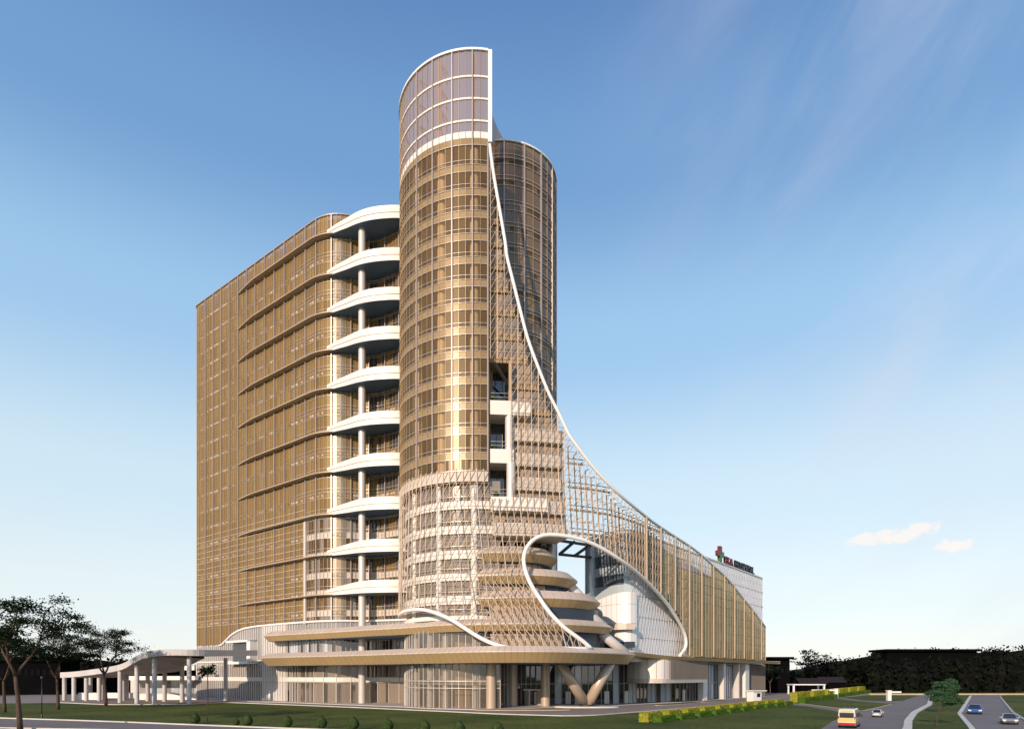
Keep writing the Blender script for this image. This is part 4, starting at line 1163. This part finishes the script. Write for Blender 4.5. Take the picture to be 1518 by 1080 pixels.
flat('gate_lane', [[g(1236, 1034.6), g(1280, 1039.4), g(1316, 1042), g(1328, 1042), g(1338, 1037.6), g(1320, 1038.8), g(1282, 1037.6), g(1242, 1033)]], 'asphalt', .0105)
kerbline('cross_kerb', [(112, 203), (230, 206)], .8, .45, 'beigekerb')

# ================================================================== SHRUBS, HEDGES
def leafquad(m, c, s, mat, rnd, nrm=None):
    d = Vector((rnd.gauss(0, 1), rnd.gauss(0, 1), rnd.gauss(0, 1))).normalized() if nrm is None else (Vector(nrm)+Vector((rnd.gauss(0, .45), rnd.gauss(0, .45), rnd.gauss(0, .45)))).normalized()
    a = d.orthogonal().normalized(); b = d.cross(a); th = rnd.random()*6.28
    a, b = a*math.cos(th)+b*math.sin(th), b*math.cos(th)-a*math.sin(th)
    c = Vector(c); k = s*(.7+.6*rnd.random())
    m.quad(tuple(c-a*k-b*k*.5), tuple(c+a*k*.2-b*k*.6), tuple(c+a*k+b*k*.4), tuple(c-a*k*.3+b*k*.6), mat)
def egg(h, w, seed):
    rnd = random.Random(seed); m = MB(); n = 20; rows = []
    for i in range(13):
        v = i/12.; r = w*math.sin(PI*v**.82)**.75*(1-.12*v); z = h*v
        rows.append([(r*(1+.05*rnd.gauss(0, 1))*math.cos(2*PI*k/n), r*(1+.05*rnd.gauss(0, 1))*math.sin(2*PI*k/n), z) for k in range(n)])
    m.grid(rows, 'shrub', True, True)
    for _ in range(900):
        v = rnd.random()**.8; r = w*math.sin(PI*max(.02, v)**.82)**.75*(1-.12*v); a = rnd.random()*6.283
        leafquad(m, (r*math.cos(a), r*math.sin(a), h*v), .055, 'shrub', rnd, (math.cos(a), math.sin(a), v-.4))
    return m
proto = None
names = ['at the foot of the little palm', 'beside the small round one', 'third from the left of the full-sized row', 'fourth from the left of the full-sized row', 'fifth from the left of the full-sized row', 'sixth from the left of the full-sized row', 'seventh from the left of the full-sized row', 'eighth from the left of the full-sized row', 'last on the right of the row']
spots = [(289, 1072.3), (367, 1075.2), (426, 1077.2), (476.5, 1079.4), (524, 1081), (575, 1083.2), (629, 1085.4), (681, 1087.6), (738, 1090)]
base = egg(1.45, .66, 4)
for i, (px, py) in enumerate(spots):
    x, y = g(px, py); lab = 'egg-shaped clipped shrub along the front kerb, '+names[i]
    if proto is None:
        proto = base.build('topiary_shrub', None); proto.location = (x, y, 0); tag(proto, lab, 'shrub', 'clipped shrubs along the front kerb')
    else:
        o = proto.copy(); COL.objects.link(o); o.location = (x, y, 0); o.rotation_euler = (0, 0, i*1.3); k = .95+.1*random.random(); o.scale = (k, k, k*1.03); o['label'] = lab
o = proto.copy(); COL.objects.link(o); o.location = g(350.5, 1074)+(0,); o.scale = (.62, .62, .58); o['label'] = 'smallest round clipped shrub on the front lawn'
for k_, (zc, lab) in enumerate(((55.9, 'small dark bush on the topmost open terrace of the tower'), (46.9, 'small dark bush on the middle open terrace of the tower'), (37.9, 'small dark bush on the lowest open terrace of the tower'))):
    o = proto.copy(); COL.objects.link(o); q_ = V.pt(S_FIN+1.1, zc, -1.6); o.location = (q_[0], q_[1], zc+1.28); o.scale = (.9, .9, .95); o['label'] = lab; o['group'] = 'bushes on the open terraces'
def hedge(L, wd, h, mat, seed):
    rnd = random.Random(seed); m = MB()
    m.box((0, 0, h/2-.03), (L/2-.05, wd/2-.05, h/2-.03), mat)
    for _ in range(int(1100*L/5)):
        f = rnd.random()
        if f < .42: p, n = (rnd.uniform(-L/2, L/2), -wd/2, rnd.uniform(0, h)), (0, -1, .2)
        elif f < .58: p, n = (rnd.choice((-L/2, L/2)), rnd.uniform(-wd/2, wd/2), rnd.uniform(0, h)), (-1, 0, 0)
        elif f < .72: p, n = (rnd.uniform(-L/2, L/2), wd/2, rnd.uniform(0, h)), (0, 1, 0)
        else: p, n = (rnd.uniform(-L/2, L/2), rnd.uniform(-wd/2, wd/2), h), (0, 0, 1)
        leafquad(m, p, .12, mat, rnd, n)
    return m
ORD = ['nearest', 'second', 'third', 'fourth', 'fifth', 'sixth', 'seventh', 'eighth', 'ninth', 'farthest']
a0, a1 = Vector(g(985, 1068.6)), Vector(g(1166, 1044.6)); hd = (a1-a0).normalized(); hang = math.atan2(hd.y, hd.x); nrm_ = Vector((-hd.y, hd.x))
hp = {}
def hrow(n, p0, p1, mat, nm, L, wd, h, lab, grp, cat='hedge'):
    for i in range(n):
        p = p0+(p1-p0)*(i/(n-1)); d = (p1-p0); rz = math.atan2(d.y, d.x)
        key = (mat, L, h)
        if key not in hp: o = hedge(L, wd, h, mat, 5+len(hp)).build(nm); hp[key] = o
        else: o = hp[key].copy(); COL.objects.link(o)
        o.location = (p.x, p.y, 0); o.rotation_euler = (0, 0, rz); k = ORD[i] if i < n-1 else 'farthest'
        tag(o, lab.replace('#', k), cat, grp)
hrow(10, a0, a1, 'hedge_green', 'clipped_hedge', 4.8, 1.3, .74, 'low dark green hedge block, # of its row on the right lawn', 'low green hedges on the right lawn')
hrow(10, a0+nrm_*1.6-hd*.8, a1+nrm_*1.6-hd*.8, 'hedge_yellow', 'clipped_hedge', 4.3, 1.4, 1.22, 'taller yellow-green hedge block, # of its row on the right lawn', 'yellow hedges on the right lawn')
b0, b1 = Vector(g(1200, 1039.2)), Vector(g(1284, 1026.6))
hrow(6, b0, b1, 'hedge_green', 'clipped_hedge', 16., 1.5, 1.0, 'low green hedge, # along the strip behind the gate lane', 'green hedges behind the gate')
hrow(6, b0+nrm_*2, b1+nrm_*2, 'hedge_yellow', 'clipped_hedge', 13., 1.6, 2.2, 'yellow-green hedge, # along the strip behind the gate lane', 'yellow hedges behind the gate')

# ================================================================== TREES
def tree(seed, H_, crown, th, nleaf, leaf, lmat, flatc=.55, fork=.42, spread=1., lsize=.22, ncl=60, bias=(0, 0)):
    """forked trunk and spreading limbs with leaf clusters; returns (trunk, crown) builders in local metres"""
    rnd = random.Random(seed); tk = MB(); cr = MB(); tips = []
    def limb(p, d, L, r, lev):
        pts = [p]; rs = [r]; n = 5; q = Vector(p); dd = Vector(d)
        for i in range(n):
            g_ = .045 if lev == 0 else .12
            dd = (dd+Vector((rnd.gauss(0, g_), rnd.gauss(0, g_), rnd.gauss(0, .07)+(.05 if lev < 2 else .0)))).normalized()
            q = q+dd*L/n; pts.append(tuple(q)); rs.append(r*(1-.45*(i+1)/n))
        tk.tube(pts, rs, 'bark', 7 if lev < 2 else 5)
        if lev >= 3: tips.append((q, dd)); return
        if lev >= 2: tips.append((q, dd)); tips.append((Vector(pts[3]), dd))
        k = rnd.choice((3, 4)) if lev < 2 else rnd.choice((2, 3))
        a0 = rnd.random()*6.28
        for j in range(k):
            a = a0+j*6.283/k+rnd.gauss(0, .3); tilt = (.62 if lev == 0 else .75)*spread
            o1 = dd.orthogonal().normalized(); o2 = dd.cross(o1)
            nd = (dd*math.cos(tilt)+(o1*math.cos(a)+o2*math.sin(a))*math.sin(tilt)).normalized()
            nd.z = max(nd.z, .12); nd = nd.normalized()
            limb(tuple(q), nd, L*rnd.uniform(.60, .80), r*.55*.95, lev+1)
    limb((0, 0, -.1), (bias[0]*.3, bias[1]*.3, 1), H_*fork, th, 0)
    top = max(t[0].z for t in tips); k = H_/top*.97
    tips.sort(key=lambda t: rnd.random())
    per = max(1, nleaf//len(tips))
    for q, dd in tips:
        s = crown*rnd.uniform(.08, .16)
        for _ in range(per):
            v = Vector((rnd.gauss(0, 1), rnd.gauss(0, 1), rnd.gauss(0, .38)))*s*.75
            leafquad(cr, q+v, lsize, lmat, rnd, (0, 0, .5))
    for b in (tk, cr): b.v = [(x*k if abs(k) else x, y*k, z*k) for x, y, z in b.v]
    return tk, cr
def put_tree(name, loc, tk, cr, label, cat='tree', grp=None, rz=0.):
    t = thing(name, loc, label, cat, grp, rz); tk.build('trunk', t, True); cr.build('crown', t, True); return t
SPT = 'dark spreading trees at the left'
tA = tree(12, 15.5, 9, .36, 10500, 0, 'leaf_dark', lsize=.135, spread=.95)
tB = tree(31, 15.0, 9, .36, 10500, 0, 'leaf_dark', lsize=.135, spread=1.0)
T1 = put_tree('spreading_tree', g(30, 1081)+(0,), *tA, 'nearest dark tree leaning over the front road at far left', grp=SPT, rz=.4); T1.scale = (.9, .9, .97)
T2 = put_tree('spreading_tree', g(86, 1050.5)+(0,), *tB, 'dark tree standing in front of the far portico columns', grp=SPT, rz=2.0)
T3 = copy_thing(T1, g(157, 1046)+(0,), 2.4, 'dark tree with open crown nearest the glass pavilion'); T3.scale = (1.0, 1.0, 1.02)
T4 = copy_thing(T2, g(7, 1055)+(0,), 4.4, 'dark tree at the left picture edge behind the nearest one'); T4.scale = (.95,)*3
tC = tree(5, 4.9, 3.6, .10, 8000, 0, 'leaf_green', lsize=.10, fork=.46, spread=.60)
x, y = g(1388, 1075.5); MT = 'small green trees on the avenue median'
U1 = put_tree('median_tree', (x, y, 0), *tC, 'nearest small green tree on the grass median', grp=MT, rz=3.0); U1.scale = (.92, .92, .92)
U2 = copy_thing(U1, g(1395, 1058.5)+(0,), 4.6, 'second small green tree on the grass median'); U2.scale = (1.05, 1.05, 1.05)
U3 = copy_thing(U1, g(1404, 1048)+(0,), 4.0, 'farthest small green tree on the grass median'); U3.scale = (1.1, 1.1, 1.12)
tD = tree(9, 9.5, 5, .22, 900, 0, 'leaf_dark', lsize=.2, spread=.9)
x, y = g(1141, 1030.2); put_tree('bare_tree', (x+1, y+2, 0), *tD, 'thin sparse tree beside the right end of the hospital', rz=.5)
# small palm-like tree
x, y = g(307.5, 1072.6); pm = thing('young_palm', (x, y, 0), 'young palm-like tree with thin trunk and tuft in front of the portico', 'tree')
m = MB(); m.tube([(0, 0, -.1), (.03, .02, 3), (.02, 0, 6.7)], [.085, .065, .05], 'bark', 8); m.build('trunk', pm, True)
m = MB(); rnd = random.Random(2)
for k in range(34):
    a = rnd.random()*6.28; e = rnd.uniform(-.25, 1.1); L = rnd.uniform(.9, 1.45); p = Vector((0, 0, 6.6+rnd.uniform(-.2, .35)))
    d = Vector((math.cos(a)*math.cos(e), math.sin(a)*math.cos(e), math.sin(e)))
    for j in range(7):
        qd = p+d*L*j/6+Vector((0, 0, -.42*(j/6.)**2)); 
        for _ in range(3): leafquad(m, qd+Vector((rnd.gauss(0, .07), rnd.gauss(0, .07), rnd.gauss(0, .06))), .14, 'leaf_dark', rnd)
m.build('crown', pm, True)
# far woods on both sides: nobody could count the trees
def wood(name, prof, Y0, depth, seed, dens, mat='leaf_black', lab=None, sz=1.0):
    rnd = random.Random(seed); m = MB()
    xs = [p[0] for p in prof]
    P = [(XA(px, Y0), ZA(py, Y0)) for px, py in prof]
    x = P[0][0]; front = []; back = []
    while x < P[-1][0]:
        z = interp(P, x); n = z-1.5+rnd.gauss(0, .5)
        front.append((x, Y0+4+rnd.gauss(0, 1.2), max(2, n))); x += 1.6
    rows = [[(a, b+2.0, 0) for a, b, c in front], [(a, b+rnd.gauss(0, .5), c*.55) for a, b, c in front], [(a, b+1.5, c) for a, b, c in front], [(a, b+depth, c*.9) for a, b, c in front]]
    m.grid(rows, mat, False)
    for a, b, c in front:
        for _ in range(dens):
            z = rnd.random()**.6*(c+1.6); yy = b+rnd.uniform(-2.6, 1.5)
            leafquad(m, (a+rnd.uniform(-1.2, 1.2), yy, z), rnd.uniform(.35, .8)*sz, mat, rnd, (0, -.6, .5))
        for _ in range(dens//4):
            leafquad(m, (a+rnd.uniform(-1, 1), b+rnd.uniform(-1, 3), c+abs(rnd.gauss(0, 1.0))), .45*sz, mat, rnd)
    o = m.build(name); tag(o, lab, 'woodland', None, 'stuff'); return o
wood('woodland', [(1128, 985), (1150, 990), (1175, 994), (1195, 988), (1235, 978), (1262, 973), (1290, 971), (1310, 966), (1360, 965), (1420, 963), (1470, 961), (1518, 957), (1640, 950)], 238, 22, 3, 26, lab='dark mass of trees beyond the avenue on the right')
wood('woodland', [(-330, 950), (-60, 962), (0, 966), (60, 969), (130, 970), (170, 976), (215, 981), (262, 982), (300, 988)], 225, 18, 8, 20, lab='dark mass of trees behind the portico on the left')
wood('woodland', [(1296, 984), (1316, 979), (1338, 985), (1362, 976), (1385, 983), (1410, 974), (1432, 981), (1455, 972), (1490, 970), (1530, 968)], 224, 6, 17, 26, lab='dark bushes growing in front of the long flat-roofed building')
# sparse tree crowns standing out of the wood
tE = tree(41, 15.5, 8, .3, 1300, 0, 'leaf_black', lsize=.34, spread=1.0)
tE[0].mats = [M['leaf_black']]
E1 = put_tree('wood_edge_tree', (XA(1203, 232), 232, 0), *tE, 'leafy tree with sky showing through, behind the white portal frame', grp='trees at the wood edge')
for px, k, lab in ((1283, .78, 'thin topped tree left of the dark flat-roofed building'), (1470, .98, 'thin topped tree above the right end of the dark building')):
    e = copy_thing(E1, (XA(px, 234), 234, 0), px*.01, lab); e.scale = (k, k, k)
# dark flat-roofed buildings in front of / inside the wood
def dark_block(px0, px1, pyt, Y, lab, tiers=1):
    t = thing('dark_building', (XA((px0+px1)/2, Y), Y, 0), lab, 'building'); xa, xb = XA(px0, Y), XA(px1, Y); h = ZA(pyt, Y); c = (xa+xb)/2; hw = (xb-xa)/2
    m = MB(); m.box((c, Y+5, (h-.8)/2), (hw-1, 5, (h-.8)/2), 'wood_dark'); m.build('wall', t)
    m = MB(); m.box((c, Y+4.6, h-.4), (hw, 6, .4), 'wood_dark'); m.build('roof', t)
    m = MB(); n = max(3, int(hw))
    for k in range(n): m.box((xa+1.6+(xb-xa-3.2)*k/(n-1), Y-.06, h*.62), (.5, .05, .9), 'winframe')
    m.build('window', t); return t
dark_block(1311, 1452, 961.5, 236, 'long dark flat-roofed building rising out of the trees on the right')
dark_block(1136, 1175, 973, 226, 'small dark flat-roofed building beside the canopy tip')
dark_block(-40, 92, 976, 205, 'dark slatted building behind the trees at far left')
# low houses with reddish roofs
for i, (px, py, Y, wd) in enumerate(((1206, 1007, 226, 5), (1236, 1005, 229, 4.5))):
    h = thing('small_house', (XA(px, Y), Y, 0), ['dim low house with red roof behind the portal frame', 'dim low house with red roof right of its twin'][i], 'house'); c = XA(px, Y); zz = ZA(py, Y)
    m = MB(); m.box((c, Y+3, (zz-1.2)/2), (wd-.4, 3, (zz-1.2)/2), 'wood_dark'); m.build('wall', h)
    rr = solid('house_roof_%d' % i, (.012, .005, .005), .8); m = MB()
    m.quad((c-wd, Y-.6, zz-1.4), (c+wd, Y-.6, zz-1.4), (c+wd, Y+3, zz+.6), (c-wd, Y+3, zz+.6), rr); m.quad((c-wd, Y+6.6, zz-1.4), (c+wd, Y+6.6, zz-1.4), (c+wd, Y+3, zz+.6), (c-wd, Y+3, zz+.6), rr); m.build('roof', h)
# thin lamp post at left
x, y = g(62, 1064); lp = thing('lamp_post', (x, y, 0), 'thin black lamp post between the trees by the front kerb', 'lamp post')
m = MB(); m.tube([(0, 0, 0), (0, 0, 5.6)], [.07, .05], 'black', 8); m.lathe((0, 0, 0), [(.14, 0), (.11, .5), (.07, .6)], 'black', 10); m.build('pole', lp, True)
m = MB(); m.lathe((0, 0, 5.6), [(.05, 0), (.19, .06), (.16, .38), (.03, .48)], 'darksteel', 12); m.build('lantern', lp, True)

# ================================================================== GATE THINGS on the right
x, y = g(1123, 1039); gh = thing('guard_house', (x, y, 0), 'small white guard hut with flat overhanging roof by the drive', 'guard hut', rz=.5)
m = MB(); m.box((0, 1, 1.2), (1.35, 1., 1.2), 'trim'); m.build('wall', gh, True)
m = MB(); m.box((.5, .9, 2.52), (2.2, 1.35, .12), 'white'); m.build('roof', gh, True)
m = MB(); m.box((.35, -.02, 1.5), (.55, .03, .45), 'dark'); m.build('window', gh, True)
m = MB(); m.box((1.38, 1, 1.05), (.03, .45, 1.0), 'grey'); m.build('door', gh, True)
x, y = g(1199, 1028.5); pf = thing('portal_frame', (x, y, 0), 'white rectangular shelter frame over the motorcycle row', 'shelter')
for dx_ in (-4.9, 4.9):
    m = MB(); m.box((dx_, 0, 1.5), (.22, .3, 1.5), 'trim'); m.build('post', pf, True)
    m = MB(); m.box((dx_, 4, 1.5), (.2, .25, 1.5), 'trim'); m.build('post', pf, True)
m = MB(); m.box((0, 2, 3.15), (5.2, 2.5, .16), 'trim'); m.build('roof', pf, True)
def gateframe(px, py, w_, lab, flip):
    x, y = g(px, py); t = thing('barrier_frame', (x, y, 0), lab, 'gate')
    m = MB(); m.box((0, 0, 1.2), (.42, .42, 1.2), 'trim'); m.box((0, 0, 2.46), (.5, .5, .08), 'white'); m.build('post', t, True)
    m = MB(); m.box((flip*w_/2, 0, 2.1), (w_/2-.4, .14, .18), 'trim'); m.build('boom', t, True)
gateframe(1239, 1033.6, 7, 'white gate post with boom reaching left', -1)
gateframe(1317.5, 1037.8, 3.4, 'white gate post with short boom reaching right beside the avenue', 1)
def moto(body):
    t = thing('motorcycle', (0, 0, 0), '', 'motorcycle', 'motorcycles parked under the shelter')
    for yy in (-.62, .62):
        m = MB(); m.tube([(0, yy+.28*math.cos(a), .30+.28*math.sin(a)) for a in [2*PI*k/14 for k in range(15)]], .06, 'rubber', 6, False); m.build('wheel', t, True)
    m = MB(); m.tube([(0, -.75, .78), (0, -.2, .72), (0, .25, .55), (0, .35, .4)], [.09, .15, .13, .10], body, 8); m.tube([(0, .62, .3), (0, .45, .7), (0, .36, 1.02)], [.05, .09, .06], body, 8); m.build('body', t, True)
    m = MB(); m.tube([(-.33, .32, 1.06), (0, .40, 1.0), (.33, .32, 1.06)], .03, 'black', 6); m.build('handlebar', t, True)
    m = MB(); m.tube([(0, -.7, .86), (0, -.1, .82)], [.10, .12], 'black', 8); m.build('seat', t, True)
    return t
x, y = g(1199, 1028.2); mr, mk = moto('red'), moto('black')
colr = ['red', 'red', 'black', 'red', 'black', 'black', 'black']; used = set()
MO = ['leftmost', 'second from left', 'third from left', 'fourth from left', 'fifth from left', 'sixth from left', 'rightmost']
for i, c in enumerate(colr):
    src = mr if c == 'red' else mk; loc = (x-3.6+i*1.2, y+1.2, 0); lab = c+' motorcycle under the white shelter, '+MO[i]+' of the row'
    if c not in used: used.add(c); src.location = loc; src.rotation_euler = (0, 0, PI+.1); src['label'] = lab
    else: copy_thing(src, loc, PI+.1+.05*i, lab)

# ================================================================== CARS
def paint(n, c): return solid(n, c, .25, .15, .02, 1, coat=.8)
def car(label, loc, rz, bodymat, L=4.4, W_=1.78, H_=1.42, name='car'):
    t = thing(name, loc+(0,), label, 'car', rz=rz)          # +Y is forward
    prof = [(-L/2, .42, .66), (-L/2+.10, .30, .86), (-L/2+.6, .24, .93), (-.9, .20, .92), (.9, .20, .90), (L/2-.7, .22, .80), (L/2-.12, .28, .66), (L/2, .40, .56)]
    m = MB(); rows = []
    for y, zl, zh in prof:
        hw = W_/2*(1-.16*max(0, abs(y)/(L/2)-.55)/.45)
        zm = (zl+zh)/2
        rows.append([(-hw*.93, y, zl), (-hw, y, zm), (-hw*.97, y, zh-.05), (-hw*.86, y, zh), (hw*.86, y, zh), (hw*.97, y, zh-.05), (hw, y, zm), (hw*.93, y, zl)])
    m.grid(rows, bodymat, True, True); m.poly(rows[0][::-1], bodymat); m.poly(rows[-1], bodymat)
    b = m.build('body', t, True)
    m = MB(); cab = [(-L/2+.55, .90, .90), (-L/2+1.25, .90, H_-.05), (.15, .90, H_), (1.15, .88, .88)]
    w0, w1 = W_/2*.88, W_/2*.68
    rows = [[(-w0, -L/2+.45, .90), (w0, -L/2+.45, .90)], [(-w1, -L/2+1.15, H_-.07), (w1, -L/2+1.15, H_-.07)], [(-w1, .15, H_-.06), (w1, .15, H_-.06)], [(-w0, 1.2, .87), (w0, 1.2, .87)]]
    m.grid(rows[0:2], 'dark', False); m.grid(rows[2:4], 'dark', False)
    for sx_ in (0, 1): m.poly([r[sx_] for r in rows], 'dark')
    m.build('window', t, True)
    m = MB(); m.grid([[(-w1-.02, -L/2+1.10, H_-.05), (0, -L/2+1.10, H_-.01), (w1+.02, -L/2+1.10, H_-.05)], [(-w1-.02, -.4, H_-.01), (0, -.4, H_+.02), (w1+.02, -.4, H_-.01)], [(-w1-.02, .22, H_-.04), (0, .22, H_), (w1+.02, .22, H_-.04)]], bodymat)
    for sx_ in (-1, 1):
        for a, b2 in ((rows[0][0], rows[1][0]), (rows[3][0], rows[2][0])): m.bar((sx_*abs(a[0]), a[1], a[2]), (sx_*abs(b2[0]), b2[1], b2[2]), .07, bodymat)
        m.bar((sx_*w0, -.35, .9), (sx_*w1, -.42, H_-.05), .08, bodymat)
    m.build('roof', t, True)
    for sx_ in (-1, 1):
        for yy in (-L/2+.85, L/2-.85):
            m = MB(); m.tube([(sx_*(W_/2-.20), yy, .31), (sx_*(W_/2+.0), yy, .31)], .31, 'rubber', 16); m.tube([(sx_*(W_/2-.1), yy, .31), (sx_*(W_/2+.015), yy, .31)], .19, 'silver', 12); m.build('wheel', t, True)
        m = MB(); m.box((sx_*W_*.36, L/2-.10, .64), (.20, .09, .07), 'trim'); m.build('headlight', t, True)
        m = MB(); m.box((sx_*W_*.37, -L/2+.06, .72), (.19, .06, .08), 'red'); m.build('tail_light', t, True)
        m = MB(); m.box((sx_*(W_/2+.10), .78, .98), (.11, .06, .07), bodymat); m.build('mirror', t, True)
    m = MB(); m.box((0, L/2-.02, .46), (.5, .03, .09), 'black'); m.build('grille', t, True)
    m = MB(); m.box((0, -L/2+.0, .55), (.26, .02, .07), 'white'); m.build('number_plate', t, True)
    return t
RD = -math.atan2(.565, .825)
x, y = g(1297.5, 1061.8); car('white hatchback driving away ahead of the striped van', (x+.5, y+.3), RD, paint('car_white', (.62, .60, .58)), 4.1, 1.75, 1.5).scale = (.74,)*3
x, y = g(1441, 1058); car('blue saloon coming forward on the far carriageway', (x+1.4, y+1.4), RD+PI, paint('car_blue', (.03, .13, .50)), 4.4, 1.9, 1.5)
x, y = g(1489, 1073); car('silver grey saloon coming forward near the right edge', (x+1.3, y+.9), RD+PI, paint('car_silver', (.30, .30, .31)), 4.5, 1.85, 1.45).scale = (.9,)*3
# van
x, y = g(1250, 1077.5); vn = thing('van', (x+1.2, y+.9, 0), 'white high-roofed van with yellow and red stripes seen from behind', 'van', rz=RD)
VW, VL, VH = 1.9, 4.8, 2.25
vw, vy, vr = paint('van_white', (.66, .64, .60)), paint('van_yellow', (.62, .50, .12)), paint('van_red', (.42, .02, .02))
m = MB(); rows = []
for y_, zh, k in ((-VL/2, VH-.12, .97), (-VL/2+.12, VH, 1.), (VL/2-1.6, VH, 1.), (VL/2-.75, 1.25, .98), (VL/2-.1, .95, .93), (VL/2, .75, .9)):
    hw = VW/2*k; rows.append([(-hw, y_, .32), (-hw, y_, min(1.1, zh-.12)), (-hw*.90, y_, zh-.10), (-hw*.78, y_, zh), (hw*.78, y_, zh), (hw*.90, y_, zh-.10), (hw, y_, min(1.1, zh-.12)), (hw, y_, .32)])
m.grid(rows, vw, False, True); m.poly(rows[0][::-1], vw); m.poly(rows[-1], vw); m.build('body', vn, True)
m = MB(); m.box((0, -VL/2-.015, .98), (VW/2-.03, .02, .19), vy); m.box((0, -VL/2-.012, 1.98), (VW/2-.30, .02, .10), vy)
for s_ in (-1, 1): m.box((s_*(VW/2+.006), -.35, .95), (.012, VL/2-.5, .17), vy)
m.build('yellow_stripe', vn, True)
m = MB(); m.box((0, -VL/2-.02, .52), (VW/2-.02, .03, .13), vr)
for s_ in (-1, 1): m.box((s_*(VW/2+.008), -.35, .55), (.012, VL/2-.5, .12), vr)
m.build('red_stripe', vn, True)
m = MB(); m.box((0, -VL/2-.02, 1.52), (VW/2-.20, .025, .30), 'dark'); m.build('rear_window', vn, True)
for s_ in (-1, 1):
    m = MB(); m.box((s_*(VW/2-.028), -.1, 1.5), (.03, 1.7, .27), 'dark', 0); m.build('window', vn, True)
    for yy in (-VL/2+.95, VL/2-.95):
        m = MB(); m.tube([(s_*(VW/2-.22), yy, .34), (s_*(VW/2+.01), yy, .34)], .34, 'rubber', 16); m.build('wheel', vn, True)
    m = MB(); m.box((s_*(VW/2-.09), -VL/2-.02, 1.25), (.06, .03, .17), 'red'); m.build('tail_light', vn, True)
    m = MB(); m.box((s_*(VW/2+.16), VL/2-1.0, 1.35), (.12, .08, .17), 'black'); m.build('mirror', vn, True)
m = MB(); m.box((0, -VL/2-.05, .34), (VW/2-.04, .06, .06), 'black'); m.build('bumper', vn, True)
